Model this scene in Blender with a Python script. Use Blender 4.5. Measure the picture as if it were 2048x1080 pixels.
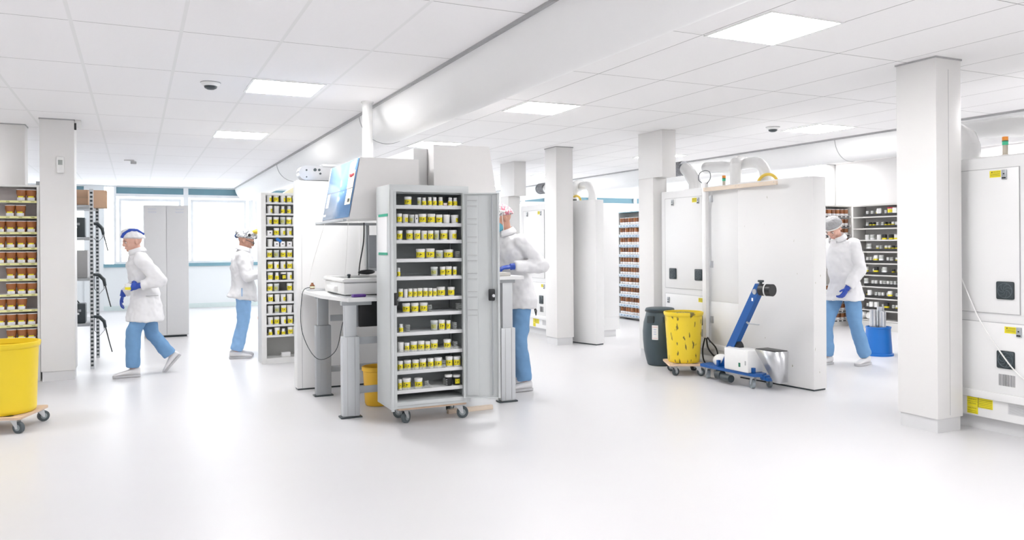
import bpy, bmesh, math, random
from mathutils import Vector, Matrix
random.seed(7)
PI = math.pi
R = math.radians
for o in list(bpy.data.objects): bpy.data.objects.remove(o, do_unlink=True)
S = bpy.context.scene
COL = S.collection

# ------------------------------------------------------------------ camera
YAW, ROLL, F_PX, HORIZON = R(25.48), -0.0066, 1580.0, 489.0
cd = bpy.data.cameras.new('camera'); cam = bpy.data.objects.new('camera', cd); COL.objects.link(cam)
cd.sensor_fit = 'HORIZONTAL'; cd.sensor_width = 36.0
cd.lens = F_PX * 36.0 / 2048.0
cd.shift_y = -(540.0 - HORIZON) / 2048.0
cd.clip_start = 0.05; cd.clip_end = 300
_f = Vector((math.sin(YAW), math.cos(YAW), 0)); _r = Vector((math.cos(YAW), -math.sin(YAW), 0)); _u = Vector((0, 0, 1))
_cr, _sr = math.cos(ROLL), math.sin(ROLL)
_r2 = _r * _cr + _u * _sr; _u2 = -_r * _sr + _u * _cr
_m = Matrix((_r2, _u2, -_f)).transposed().to_4x4(); _m.translation = Vector((0, 0, 1.365))
cam.matrix_world = _m
S.camera = cam

# ------------------------------------------------------------------ world, view
w = bpy.data.worlds.new('world'); S.world = w; w.use_nodes = True
nt = w.node_tree; bg = nt.nodes['Background']
bg.inputs['Color'].default_value = (0.93, 0.97, 1.0, 1); bg.inputs['Strength'].default_value = 6.0
S.view_settings.view_transform = 'Standard'; S.view_settings.look = 'None'
S.view_settings.gamma = 1.0; S.view_settings.use_curve_mapping = False
S.view_settings.exposure = 0.0
PANEL_EMIT = 36.0

# ------------------------------------------------------------------ materials
MATS = {}
def mat(name, color, rough=0.5, metal=0.0, noise=0.0, nscale=20.0, emit=None, estr=0, alpha=1.0, trans=0.0, spec=0.5, bump=0.0):
    if name in MATS: return MATS[name]
    m = bpy.data.materials.new(name); m.use_nodes = True; t = m.node_tree; b = t.nodes['Principled BSDF']
    c = (*color, 1)
    b.inputs['Base Color'].default_value = c; b.inputs['Roughness'].default_value = rough; b.inputs['Metallic'].default_value = metal
    b.inputs['Specular IOR Level'].default_value = spec
    if trans: b.inputs['Transmission Weight'].default_value = trans; b.inputs['IOR'].default_value = 1.15
    if alpha < 1: b.inputs['Alpha'].default_value = alpha
    if emit: b.inputs['Emission Color'].default_value = (*emit, 1); b.inputs['Emission Strength'].default_value = estr
    if noise or bump:
        tc = t.nodes.new('ShaderNodeTexCoord'); n = t.nodes.new('ShaderNodeTexNoise'); n.inputs['Scale'].default_value = nscale; n.inputs['Detail'].default_value = 3
        t.links.new(tc.outputs['Object'], n.inputs['Vector'])
        if noise:
            mx = t.nodes.new('ShaderNodeMix'); mx.data_type = 'RGBA'
            mx.inputs[6].default_value = tuple(x * (1 - noise) for x in color) + (1,)
            mx.inputs[7].default_value = tuple(min(1, x * (1 + noise)) for x in color) + (1,)
            t.links.new(n.outputs['Fac'], mx.inputs[0]); t.links.new(mx.outputs[2], b.inputs['Base Color'])
        if bump:
            bp = t.nodes.new('ShaderNodeBump'); bp.inputs['Strength'].default_value = bump; bp.inputs['Distance'].default_value = 0.01
            t.links.new(n.outputs['Fac'], bp.inputs['Height']); t.links.new(bp.outputs['Normal'], b.inputs['Normal'])
    MATS[name] = m
    return m

def mathn(t, op, a, b=None):
    n = t.nodes.new('ShaderNodeMath'); n.operation = op
    for i, v in enumerate((a, b)):
        if v is None: continue
        if isinstance(v, (int, float)): n.inputs[i].default_value = v
        else: t.links.new(v, n.inputs[i])
    return n.outputs[0]

def ceiling_mat(name, base, px, ox, py, oy, colx, wx, coly, wy):
    m = bpy.data.materials.new(name); m.use_nodes = True; t = m.node_tree; b = t.nodes['Principled BSDF']
    tc = t.nodes.new('ShaderNodeTexCoord'); sp = t.nodes.new('ShaderNodeSeparateXYZ'); t.links.new(tc.outputs['Object'], sp.inputs[0])
    def line(sock, pitch, off, wd):
        a = mathn(t, 'SUBTRACT', sock, off); a = mathn(t, 'DIVIDE', a, pitch); a = mathn(t, 'ADD', a, 0.5)
        a = mathn(t, 'FLOORED_MODULO', a, 1.0); a = mathn(t, 'SUBTRACT', a, 0.5); a = mathn(t, 'ABSOLUTE', a); a = mathn(t, 'MULTIPLY', a, pitch)
        return mathn(t, 'LESS_THAN', a, wd / 2)
    lx = line(sp.outputs[0], px, ox, wx); ly = line(sp.outputs[1], py, oy, wy)
    n = t.nodes.new('ShaderNodeTexNoise'); n.inputs['Scale'].default_value = 90; t.links.new(tc.outputs['Object'], n.inputs['Vector'])
    m0 = t.nodes.new('ShaderNodeMix'); m0.data_type = 'RGBA'
    m0.inputs[6].default_value = tuple(c * 0.985 for c in base) + (1,); m0.inputs[7].default_value = tuple(min(1, c * 1.01) for c in base) + (1,)
    t.links.new(n.outputs['Fac'], m0.inputs[0])
    m1 = t.nodes.new('ShaderNodeMix'); m1.data_type = 'RGBA'; t.links.new(ly, m1.inputs[0]); t.links.new(m0.outputs[2], m1.inputs[6]); m1.inputs[7].default_value = (*coly, 1)
    m2 = t.nodes.new('ShaderNodeMix'); m2.data_type = 'RGBA'; t.links.new(lx, m2.inputs[0]); t.links.new(m1.outputs[2], m2.inputs[6]); m2.inputs[7].default_value = (*colx, 1)
    t.links.new(m2.outputs[2], b.inputs['Base Color']); b.inputs['Roughness'].default_value = 0.75
    return m

WHITE = mat('white_painted_metal', (0.82, 0.82, 0.82), 0.35, noise=0.01, nscale=3)
PILLAR = mat('white_pillar_paint', (0.81, 0.80, 0.79), 0.4, noise=0.01, nscale=2)
WALLM = mat('white_wall_paint', (0.80, 0.79, 0.79), 0.5, noise=0.01, nscale=2)
SKIRT = mat('grey_skirting', (0.70, 0.70, 0.71), 0.5, noise=0.02, nscale=5)
FLOOR = mat('poured_white_floor', (0.685, 0.68, 0.695), 0.34, noise=0.012, nscale=0.9, spec=0.35)
DUCT = mat('white_fabric_duct', (0.86, 0.86, 0.86), 0.55, noise=0.01, nscale=3)
PIPE = mat('white_plastic_pipe', (0.84, 0.84, 0.84), 0.22, noise=0.01, nscale=4)
DARK = mat('dark_line', (0.12, 0.12, 0.13), 0.6, noise=0.05)
SEAM = mat('seam_grey', (0.42, 0.42, 0.43), 0.6, noise=0.05)
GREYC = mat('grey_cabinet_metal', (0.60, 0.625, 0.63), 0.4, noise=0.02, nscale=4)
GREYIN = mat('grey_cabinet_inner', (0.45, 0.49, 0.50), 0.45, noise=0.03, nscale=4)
SHELFM = mat('pale_shelf_metal', (0.74, 0.75, 0.76), 0.4, noise=0.02)
STEEL = mat('brushed_steel', (0.62, 0.63, 0.65), 0.28, metal=0.9, noise=0.06, nscale=14)
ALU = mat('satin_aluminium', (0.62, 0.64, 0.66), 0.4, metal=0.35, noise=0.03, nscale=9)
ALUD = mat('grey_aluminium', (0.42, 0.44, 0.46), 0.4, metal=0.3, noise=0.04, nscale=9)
BLACK = mat('black_plastic', (0.015, 0.016, 0.018), 0.4, noise=0.2, nscale=30)
CHAR = mat('charcoal_plastic', (0.035, 0.048, 0.055), 0.4, noise=0.15, nscale=20)
RUBBER = mat('grey_rubber', (0.08, 0.10, 0.11), 0.6, noise=0.1)
HUB = mat('wheel_hub', (0.30, 0.34, 0.36), 0.45, noise=0.1)
WOOD = mat('plywood', (0.68, 0.50, 0.36), 0.6, noise=0.12, nscale=9)
PINE = mat('pale_pine', (0.78, 0.66, 0.54), 0.6, noise=0.08, nscale=12)
CARD = mat('cardboard', (0.50, 0.33, 0.22), 0.8, noise=0.05, nscale=9)
YEL = mat('yellow_plastic', (0.86, 0.63, 0.02), 0.42, noise=0.05, nscale=4)
GOLD = mat('amber_yellow_plastic', (0.80, 0.47, 0.03), 0.45, noise=0.04, nscale=5)
LABY = mat('yellow_label', (0.84, 0.72, 0.02), 0.5, noise=0.05, nscale=60)
LABW = mat('white_label', (0.85, 0.85, 0.86), 0.5, noise=0.02, nscale=60)
INK = mat('black_ink', (0.05, 0.05, 0.03), 0.6, noise=0.1)
INKB = mat('blue_ink', (0.10, 0.20, 0.55), 0.6, noise=0.1)
INKR = mat('red_ink', (0.65, 0.08, 0.12), 0.6, noise=0.1)
PLW = mat('white_polypropylene', (0.84, 0.84, 0.83), 0.35, noise=0.02, nscale=30)
CLEAR = mat('clear_acrylic', (0.82, 0.85, 0.84), 0.08, alpha=0.22, noise=0.02)
GLASS = mat('window_glass', (0.95, 0.98, 1.0), 0.02, alpha=0.06, noise=0.01)
AMBER = mat('amber_glass', (0.33, 0.115, 0.035), 0.2, noise=0.18, nscale=14)
AMBER2 = mat('dark_amber_glass', (0.22, 0.075, 0.028), 0.2, noise=0.18, nscale=14)
RAILY = mat('yellow_shelf_strip', (0.78, 0.76, 0.36), 0.5, noise=0.05)
TEAL = mat('teal_glass_band', (0.20, 0.38, 0.46), 0.25, noise=0.12, nscale=1.5)
SCRUB = mat('blue_scrub_cotton', (0.17, 0.34, 0.58), 0.85, noise=0.08, nscale=12, bump=0.3)
SCRUB2 = mat('light_blue_scrub_cotton', (0.27, 0.48, 0.78), 0.85, noise=0.08, nscale=12, bump=0.3)
COAT = mat('white_coat_cotton', (0.80, 0.80, 0.82), 0.85, noise=0.02, nscale=14, bump=0.08)
SKIN = mat('skin', (0.62, 0.34, 0.25), 0.5, noise=0.06, nscale=20)
SKIN2 = mat('fair_skin', (0.72, 0.43, 0.34), 0.5, noise=0.06, nscale=20)
LIP = mat('lip', (0.5, 0.2, 0.18), 0.5, noise=0.05)
EYEM = mat('eye_dark', (0.04, 0.03, 0.03), 0.2, noise=0.05)
GLOVE = mat('blue_nitrile', (0.02, 0.07, 0.42), 0.45, noise=0.08, nscale=30)
SHOE = mat('white_trainer', (0.78, 0.77, 0.78), 0.6, noise=0.03)
SOLE = mat('grey_sole', (0.55, 0.55, 0.57), 0.7, noise=0.05)
MASK = mat('blue_mask_fabric', (0.18, 0.52, 0.66), 0.8, noise=0.05)
BLUE = mat('blue_painted_steel', (0.005, 0.09, 0.34), 0.35, noise=0.08, nscale=8)
BLUEP = mat('blue_plastic', (0.01, 0.16, 0.55), 0.4, noise=0.06, nscale=8)
DRUM = mat('slate_blue_plastic', (0.05, 0.075, 0.09), 0.45, noise=0.08, nscale=6)
PURPLE = mat('purple_plastic', (0.09, 0.03, 0.24), 0.4, noise=0.05)
GREEN = mat('green_switch', (0.0, 0.14, 0.07), 0.3, noise=0.05)
GTAPE = mat('green_tape', (0.04, 0.40, 0.26), 0.6, noise=0.08)
ORANGE = mat('orange_lens', (0.85, 0.30, 0.03), 0.3, noise=0.05)
GLENS = mat('green_lens', (0.05, 0.60, 0.32), 0.3, noise=0.05)
BEIGE = mat('beige_plastic', (0.62, 0.56, 0.46), 0.5, noise=0.04)
BLUESH = mat('blue_film_screen', (0.22, 0.43, 0.82), 0.12, noise=0.35, nscale=1.6)
PAPERO = mat('peach_paper', (0.85, 0.62, 0.48), 0.7, noise=0.04)
PAPERY = mat('cream_paper', (0.86, 0.82, 0.58), 0.7, noise=0.04)
MONG = mat('monitor_grey', (0.36, 0.38, 0.41), 0.5, noise=0.04)
FLEX = mat('crinkled_foil_hose', (0.30, 0.31, 0.33), 0.35, metal=0.5, noise=0.5, nscale=40)
PANEL = mat('lamp_diffuser', (1, 1, 1), 0.5, emit=(1.0, 0.99, 0.98), estr=PANEL_EMIT, noise=0.001)
EXTW = mat('pale_exterior_render', (0.72, 0.80, 0.86), 0.8, noise=0.05, nscale=1)
EXTB = mat('pale_blue_cladding', (0.45, 0.65, 0.80), 0.8, noise=0.05, nscale=1)
REDL = mat('red_plastic_lid', (0.50, 0.03, 0.05), 0.4, noise=0.05)
HAIR = mat('dark_hair', (0.06, 0.045, 0.04), 0.8, noise=0.3, nscale=60)
TRAYB = mat('black_tray', (0.02, 0.02, 0.02), 0.5, noise=0.1)
CREAM = mat('cream_laminate', (0.74, 0.74, 0.69), 0.5, noise=0.02)
LEFTWH = mat('shelf_white', (0.80, 0.80, 0.79), 0.45, noise=0.015)
LEFTBK = mat('shelf_back', (0.66, 0.60, 0.585), 0.6, noise=0.02)

def pattern_mat(name, c1, c2, c3, sc):
    m = bpy.data.materials.new(name); m.use_nodes = True; t = m.node_tree; b = t.nodes['Principled BSDF']
    tc = t.nodes.new('ShaderNodeTexCoord'); n = t.nodes.new('ShaderNodeTexNoise'); n.inputs['Scale'].default_value = sc; n.inputs['Detail'].default_value = 1; n.inputs['Distortion'].default_value = 1.5
    t.links.new(tc.outputs['Object'], n.inputs['Vector'])
    cr = t.nodes.new('ShaderNodeValToRGB'); cr.color_ramp.interpolation = 'CONSTANT'
    e = cr.color_ramp.elements; e[0].position = 0; e[0].color = (*c1, 1); e[1].position = 0.47; e[1].color = (*c2, 1)
    x = e.new(0.58); x.color = (*c3, 1)
    t.links.new(n.outputs['Fac'], cr.inputs[0]); t.links.new(cr.outputs[0], b.inputs['Base Color']); b.inputs['Roughness'].default_value = 0.85
    MATS[name] = m; return m
CAPGREY = pattern_mat('grey_white_print', (0.22, 0.23, 0.25), (0.78, 0.78, 0.78), (0.45, 0.46, 0.48), 26)
CAPPINK = pattern_mat('pink_grey_print', (0.55, 0.18, 0.24), (0.80, 0.72, 0.73), (0.28, 0.27, 0.29), 22)
SWARF = pattern_mat('yellow_black_scrap', (0.55, 0.42, 0.03), (0.10, 0.09, 0.03), (0.35, 0.28, 0.05), 60)

# yellow bin with dark scuffs (wear with its own shape)
def scuffed(name, base, sc, thr):
    m = bpy.data.materials.new(name); m.use_nodes = True; t = m.node_tree; b = t.nodes['Principled BSDF']
    tc = t.nodes.new('ShaderNodeTexCoord'); mp = t.nodes.new('ShaderNodeMapping'); mp.inputs['Rotation'].default_value = (0.4, 0.5, 0.3); mp.inputs['Scale'].default_value = (1, 1, 0.28)
    n = t.nodes.new('ShaderNodeTexNoise'); n.inputs['Scale'].default_value = sc; n.inputs['Detail'].default_value = 2
    t.links.new(tc.outputs['Object'], mp.inputs[0]); t.links.new(mp.outputs[0], n.inputs['Vector'])
    cr = t.nodes.new('ShaderNodeValToRGB'); e = cr.color_ramp.elements
    e[0].position = thr; e[0].color = (0, 0, 0, 1); e[1].position = thr + 0.03; e[1].color = (1, 1, 1, 1)
    mx = t.nodes.new('ShaderNodeMix'); mx.data_type = 'RGBA'; mx.inputs[6].default_value = (*base, 1); mx.inputs[7].default_value = (base[0] * .22, base[1] * .22, .03, 1)
    t.links.new(n.outputs['Fac'], cr.inputs[0]); t.links.new(cr.outputs[0], mx.inputs[0]); t.links.new(mx.outputs[2], b.inputs['Base Color'])
    b.inputs['Roughness'].default_value = 0.45
    return m
YELSC = scuffed('scuffed_yellow_plastic', (0.86, 0.63, 0.03), 24, 0.625)
PANELSC = scuffed('white_panel_with_chips', (0.80, 0.795, 0.79), 30, 0.745)

# ------------------------------------------------------------------ mesh builder
class MB:
    def __init__(self): self.bm = bmesh.new(); self.nb = 0
    def _mark(self, verts, mi):
        for v in verts:
            for f in v.link_faces: f.material_index = mi
    def box(self, x0, y0, z0, x1, y1, z1, bev=0.0, mi=0, M=None, seg=2):
        e = .00012 * (self.nb % 8); self.nb += 1     # keeps coplanar boxes of one mesh apart
        x0, x1 = min(x0, x1) - e, max(x0, x1) + e; y0, y1 = min(y0, y1) - e, max(y0, y1) + e; z1 += e
        c = Matrix.Translation(((x0 + x1) / 2, (y0 + y1) / 2, (z0 + z1) / 2)) @ Matrix.Diagonal((abs(x1 - x0), abs(y1 - y0), abs(z1 - z0), 1))
        if M is not None: c = M @ c
        g = bmesh.ops.create_cube(self.bm, size=1, matrix=c)['verts']; self._mark(g, mi)
        if bev > 0:
            ed = list({e for v in g for e in v.link_edges})
            bmesh.ops.bevel(self.bm, geom=ed, offset=bev, segments=seg, affect='EDGES', profile=0.5)
        return self
    def loft(self, rings, mi=0, cap=True, closed=True):
        bm = self.bm; vr = [[bm.verts.new(p) for p in r] for r in rings]; n = len(rings[0])
        for a, b in zip(vr[:-1], vr[1:]):
            for i in range(n if closed else n - 1):
                j = (i + 1) % n
                try: f = bm.faces.new((a[i], a[j], b[j], b[i])); f.material_index = mi
                except ValueError: pass
        if cap:
            for r, fl in ((vr[0], True), (vr[-1], False)):
                try: f = bm.faces.new(list(reversed(r)) if fl else r); f.material_index = mi
                except ValueError: pass
        return self
    def lathe(self, prof, c=(0, 0, 0), seg=24, mi=0, cap=True, M=None, sx=1, sy=1):
        rings = []
        for r, z in prof:
            ring = [Vector((c[0] + sx * r * math.cos(2 * PI * i / seg), c[1] + sy * r * math.sin(2 * PI * i / seg), c[2] + z)) for i in range(seg)]
            if M is not None: ring = [M @ p for p in ring]
            rings.append(ring)
        return self.loft(rings, mi, cap)
    def cyl(self, p0, p1, r0, r1=None, seg=16, mi=0):
        return self.tube([p0, p1], [r0, r0 if r1 is None else r1], seg, mi)
    def tube(self, pts, rad, seg=12, mi=0, cap=True, flat=1.0, up=None):
        pts = [Vector(p) for p in pts]
        if not isinstance(rad, (list, tuple)): rad = [rad] * len(pts)
        rings = []; prev = Vector(up) if up else None
        for i, p in enumerate(pts):
            d = (pts[min(i + 1, len(pts) - 1)] - pts[max(i - 1, 0)]).normalized()
            if prev is None: prev = Vector((0, 0, 1)) if abs(d.z) < 0.9 else Vector((1, 0, 0))
            a = prev - d * prev.dot(d)
            if a.length < 1e-4: a = d.orthogonal()
            a.normalize(); b = d.cross(a); prev = a
            rings.append([p + (a * math.cos(2 * PI * k / seg) * flat + b * math.sin(2 * PI * k / seg)) * rad[i] for k in range(seg)])
        return self.loft(rings, mi, cap)
    def ell(self, c, r, M=None, seg=20, mi=0):
        m = Matrix.Translation(c) @ (M.to_4x4() if M is not None else Matrix.Identity(4)) @ Matrix.Diagonal((r[0], r[1], r[2], 1))
        g = bmesh.ops.create_uvsphere(self.bm, u_segments=seg, v_segments=max(8, seg // 2), radius=1, matrix=m)['verts']; self._mark(g, mi)
        return self
    def prism(self, pts, axis, a0, a1, mi=0):
        # polygon in the two other axes extruded along axis
        def P(p, a):
            if axis == 'x': return Vector((a, p[0], p[1]))
            if axis == 'y': return Vector((p[0], a, p[1]))
            return Vector((p[0], p[1], a))
        self.loft([[P(p, a0) for p in pts], [P(p, a1) for p in pts]], mi)
        return self
    def quad(self, a, b, c, d, mi=0):
        f = self.bm.faces.new([self.bm.verts.new(p) for p in (a, b, c, d)]); f.material_index = mi; return self
    def mesh(self, name, mats):
        bmesh.ops.recalc_face_normals(self.bm, faces=self.bm.faces)
        me = bpy.data.meshes.new(name); self.bm.to_mesh(me); self.bm.free()
        for m in (mats if isinstance(mats, (list, tuple)) else [mats]): me.materials.append(m)
        me.polygons.foreach_set('use_smooth', [True] * len(me.polygons))
        me.set_sharp_from_angle(angle=R(38))
        return me
    def build(self, name, mats, parent=None, loc=(0, 0, 0), rz=0):
        o = bpy.data.objects.new(name, self.mesh(name, mats)); COL.objects.link(o)
        o.location = loc; o.rotation_euler = (0, 0, rz)
        if parent is not None: o.parent = parent
        return o

def tag(o, label, cat, group=None, kind=None):
    o['label'] = label; o['category'] = cat
    if group: o['group'] = group
    if kind: o['kind'] = kind
    return o
def thing(name, label, cat, loc=(0, 0, 0), rz=0, group=None):
    o = bpy.data.objects.new(name, None); COL.objects.link(o); o.empty_display_size = 0.1
    o.location = loc; o.rotation_euler = (0, 0, rz)
    return tag(o, label, cat, group)
def struct(name, mb, m, label=None):
    o = mb.build(name, m); o['kind'] = 'structure'
    if label: o['label'] = label
    return o
def kids(o): return [c for c in o.children]
def dup(root, loc, rz, label, scale=None):
    def cp(o, par):
        c = o.copy(); COL.objects.link(c)
        if par is not None:
            c.parent = par
        for ch in kids(o): cp(ch, c)
        return c
    c = cp(root, None); c.location = loc; c.rotation_euler = (0, 0, rz); c['label'] = label
    if scale: c.scale = scale
    return c
ORD = ['first', 'second', 'third', 'fourth', 'fifth', 'sixth', 'seventh', 'eighth', 'ninth', 'tenth', 'eleventh', 'twelfth', 'thirteenth']
_TXT = {}
def text_mesh(mb, s, M, size, mi=0, thick=0.0006):
    """adds lettering s in the local XY plane of M"""
    if s not in _TXT:
        cu = bpy.data.curves.new('lettering', 'FONT'); cu.body = s; cu.size = 1.0; cu.align_x = 'CENTER'; cu.align_y = 'CENTER'; cu.resolution_u = 2
        ob = bpy.data.objects.new('lettering', cu); COL.objects.link(ob)
        dg = bpy.context.evaluated_depsgraph_get(); dg.update()
        me = ob.evaluated_get(dg).to_mesh()
        _TXT[s] = ([v.co.copy() for v in me.vertices], [tuple(p.vertices) for p in me.polygons])
        ob.evaluated_get(dg).to_mesh_clear(); bpy.data.objects.remove(ob); bpy.data.curves.remove(cu)
    vs, fs = _TXT[s]
    bv = [mb.bm.verts.new(M @ (v * size)) for v in vs]
    for f in fs:
        try: ff = mb.bm.faces.new([bv[i] for i in f]); ff.material_index = mi
        except ValueError: pass

# ------------------------------------------------------------------ room shell
CE = 2.685
struct('floor', MB().box(-5, -4, -0.1, 22, 19.1, 0), FLOOR)
cmL = ceiling_mat('ceiling_tiles_west', (0.94, 0.93, 0.94), 0.5959, -0.93, 1.2045, 5.2437, (0.86, 0.86, 0.86), 0.022, (0.30, 0.29, 0.29), 0.006)
cmR = ceiling_mat('ceiling_tiles_east', (0.94, 0.93, 0.93), 0.5938, 2.6576, 1.2422, 3.9967, (0.36, 0.35, 0.35), 0.007, (0.36, 0.35, 0.35), 0.007)
o = struct('ceiling', MB().box(-5, -4, CE, 2.05, 19.1, CE + 0.1), cmL)
o = struct('ceiling', MB().box(2.05, -4, CE, 22, 19.1, CE + 0.1), cmR)
# right hand wall and its return
struct('wall_right', MB().box(10.72, -4, 0, 10.9, 9.72, CE), WALLM)
struct('wall_front', MB().box(-5, -4.1, 0, 10.9, -4, CE), WALLM)
struct('wall_left', MB().box(-5.1, -4, 0, -5.0, 19.1, CE), WALLM)
# window wall far away
wf = MB(); wf.box(-5, 19.0, 0.0, 22, 19.15, 0.93); wf.box(-5, 19.0, 2.66, 22, 19.15, CE)
struct('wall_back', wf, mat('cool_white_wall', (0.86, 0.90, 0.92), 0.25, noise=0.02, nscale=1))
for sfx, (a, b) in enumerate(((-5, -0.98), (-0.62, 22))):
    struct('trim_%d' % (sfx + 1), MB().box(a, 18.96, 0.93, b, 19.15, 1.0), TEAL)
struct('baseboard_back', MB().box(-5, 18.98, 0, 22, 19.0, 0.1), mat('pale_teal_base', (0.70, 0.80, 0.80), 0.4, noise=0.03))
struct('wall_back', MB().box(-0.98, 18.97, 0, -0.62, 19.15, CE), mat('cool_white_wall', (0.86, 0.9, 0.92)))
xs = [-5, -3.4, -1.95, -0.60, -0.42, 1.02, 2.40, 3.8, 5.2, 6.6, 8.0, 9.4, 10.1, 11.5, 13.0, 14.4, 15.8, 17.2, 18.6, 20.0, 22]
wn = 0
FRAME = mat('white_window_frame', (0.88, 0.91, 0.93), 0.4, noise=0.02)
for a, b in zip(xs[:-1], xs[1:]):
    if b - a < 0.3: continue
    wn += 1
    root = bpy.data.objects.new('window_%d' % wn, None); COL.objects.link(root); root.location = (a, 19.05, 1.0); root['kind'] = 'structure'
    W = b - a
    m = MB(); m.box(0, -0.05, 0, 0.05, 0.05, 1.66); m.box(W - 0.05, -0.05, 0, W, 0.05, 1.66); m.box(0, -0.05, 1.46, W, 0.05, 1.52); m.box(0, -0.05, 0, W, 0.05, 0.05)
    m.box(0.10, -0.04, 0.05, 0.15, 0.04, 1.40); m.box(W - 0.15, -0.04, 0.05, W - 0.10, 0.04, 1.40); m.box(0.10, -0.04, 1.36, W - 0.1, 0.04, 1.42)
    m.build('window_frame', FRAME, root)
    MB().box(0.05, 0.0, 0.05, W - 0.05, 0.01, 1.46).build('pane', GLASS, root)
    m = MB(); m.box(0.05, 0.0, 1.52, W - 0.05, 0.02, 1.66); m.build('clerestory_pane', TEAL, root)

# pillars
def pillar(label, x0, y0, x1, y1, skirt=True, z0=0.0, z1=CE, low=None):
    t = thing('pillar', label, 'pillar', ((x0 + x1) / 2, (y0 + y1) / 2, z0)); cx, cy = (x0 + x1) / 2, (y0 + y1) / 2
    m = MB()
    if low:
        a, b, c, d = low
        m.box(a - cx, b - cy, 0.1, c - cx, d - cy, 2.14, 0.004); m.box(x0 - cx, y0 - cy, 2.14, x1 - cx, y1 - cy, z1, 0.004)
    else: m.box(x0 - cx, y0 - cy, (0.1 if skirt else 0), x1 - cx, y1 - cy, z1, 0.004)
    m.build('shaft', PILLAR, t)
    if skirt:
        a, b, c, d = low or (x0, y0, x1, y1)
        s = MB(); s.box(a - cx + .012, b - cy + .012, 0, c - cx - .012, d - cy - .012, 0.1); s.build('skirting', SKIRT, t)
    if not low:
        s = MB(); g = 0.006
        s.box(x0 - cx - g, y0 - cy - g, CE - 0.012, x1 - cx + g, y1 - cy + g, CE - 0.0005); s.build('ceiling_gap', SEAM, t)
    return t
pr_ = pillar('large white square pillar in the right foreground', 5.135, 3.765, 5.405, 4.09)
m = MB(); m.box(5.405 - 5.27 - .14, 3.765 - 3.9275 - .0008, 0.12, 5.405 - 5.27 - .137, 3.765 - 3.9275 + .004, 2.6); m.build('seam', SEAM, pr_)
pillar('white square pillar in mid room right of the masked worker', 5.115, 9.34, 5.375, 9.66)
pl_ = pillar('white square pillar at left with a small thermostat on it', -0.875, 9.30, -0.565, 9.62)
pillar('narrow white pillar behind the amber jar shelving at far left', -1.30, 9.85, -1.06, 10.1)
pillar('white pillar with a wider head behind the slate drum', 5.505, 7.50, 5.70, 7.98, low=(5.505, 7.68, 5.70, 7.98))
pillar('white pillar with a wider head behind the masked worker', 5.42, 11.28, 5.63, 11.8, low=(5.42, 11.5, 5.63, 11.8))
pillar('white pillar standing beyond the end of the big white partition', 10.45, 9.74, 10.75, 10.06)
# thermostat
t = thing('thermostat', 'small white room thermostat mounted on the left pillar', 'thermostat', (-0.69, 9.30, 2.21))
MB().box(-.035, -.025, -.085, .035, 0, .085, .012).build('housing', PLW, t)
MB().box(-.02, -.027, 0.0, .02, -.024, .05).build('display', mat('lcd_grey', (0.35, 0.38, 0.36), 0.3, noise=.1), t)
# exit bracket on the pillar top corner
t = thing('ceiling_bracket', 'small white and black bracket at the top corner of the left pillar', 'bracket', (-0.53, 9.33, 2.62))
MB().box(-.03, -.02, -.02, .03, .02, .062, .006).build('plate', PLW, t); MB().box(-.034, -.024, -.04, -.015, .0, .03, .003).build('clip', BLACK, t)

# long fabric ducts on the ceiling
def duct(label, xl, r, y0, y1, seams):
    t = thing('air_duct', label, 'duct', (xl + r, y0, CE)); n = 24
    m = MB(); rings = []
    for y in (0, y1 - y0):
        rings.append([Vector((r * math.cos(PI + PI * i / n), y, r * math.sin(PI + PI * i / n))) for i in range(n + 1)])
    m.loft(rings); m.build('duct_body', DUCT, t)
    MB().box(-r - 0.02, 0, -0.02, -r + 0.006, y1 - y0, 0.0).build('mounting_rail', SEAM, t)
    for ys in seams:
        MB().tube([Vector(((r + .002) * math.cos(PI + PI * i / n), ys - y0, (r + .002) * math.sin(PI + PI * i / n))) for i in range(n + 1)], 0.004, 6).build('seam', SEAM, t)
duct('long white half-round air duct crossing the ceiling above the workstations', 2.045, 0.28, -1.0, 18.9, (7.85, 13.0))
duct('long white half-round air duct on the ceiling far right behind the machines', 8.035, 0.28, -1.0, 18.9, (7.3, 3.4))

# recessed lamps
def lamp(x, y, label, sx=0.545, sy=0.56):
    t = thing('ceiling_light', label, 'light', (x, y, CE), 0, 'square panel lights in the ceiling')
    m = MB(); a, b = sx / 2, sy / 2; e = 0.018
    for bx in ((-a - e, -b - e, a + e, -b), (-a - e, b, a + e, b + e), (-a - e, -b, -a, b), (a, -b, a + e, b)): m.box(bx[0], bx[1], -0.006, bx[2], bx[3], 0.0)
    m.build('frame', PLW, t)
    MB().box(-a, -b, -0.004, a, b, -0.001).build('diffuser', PANEL, t)
lamp(1.13, 6.78, 'square ceiling light above left, nearest of the two left lights')
lamp(1.13, 9.84, 'square ceiling light farther left, above the walking worker')
lamp(3.56, 3.71, 'largest square ceiling light at top right of centre')
lamp(3.56, 6.79, 'square ceiling light right of the air duct, second in its row')
lamp(3.56, 9.83, 'ceiling light partly hidden above the tallest workstation hood')
lamp(7.17, 6.75, 'square ceiling light between the two rightmost pillars')
lamp(7.17, 9.83, 'ceiling light cut by the wide-headed pillar')
lamp(7.17, 13.3, 'small distant ceiling light left of the middle pillar')
lamp(3.56, 13.0, 'distant ceiling light behind the workstation hoods')
lamp(3.56, 0.65, 'ceiling light over the foreground, out of view'); lamp(1.13, 0.65, 'ceiling light over the foreground left, out of view')
lamp(7.17, 3.7, 'ceiling light above the right foreground machine')
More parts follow.
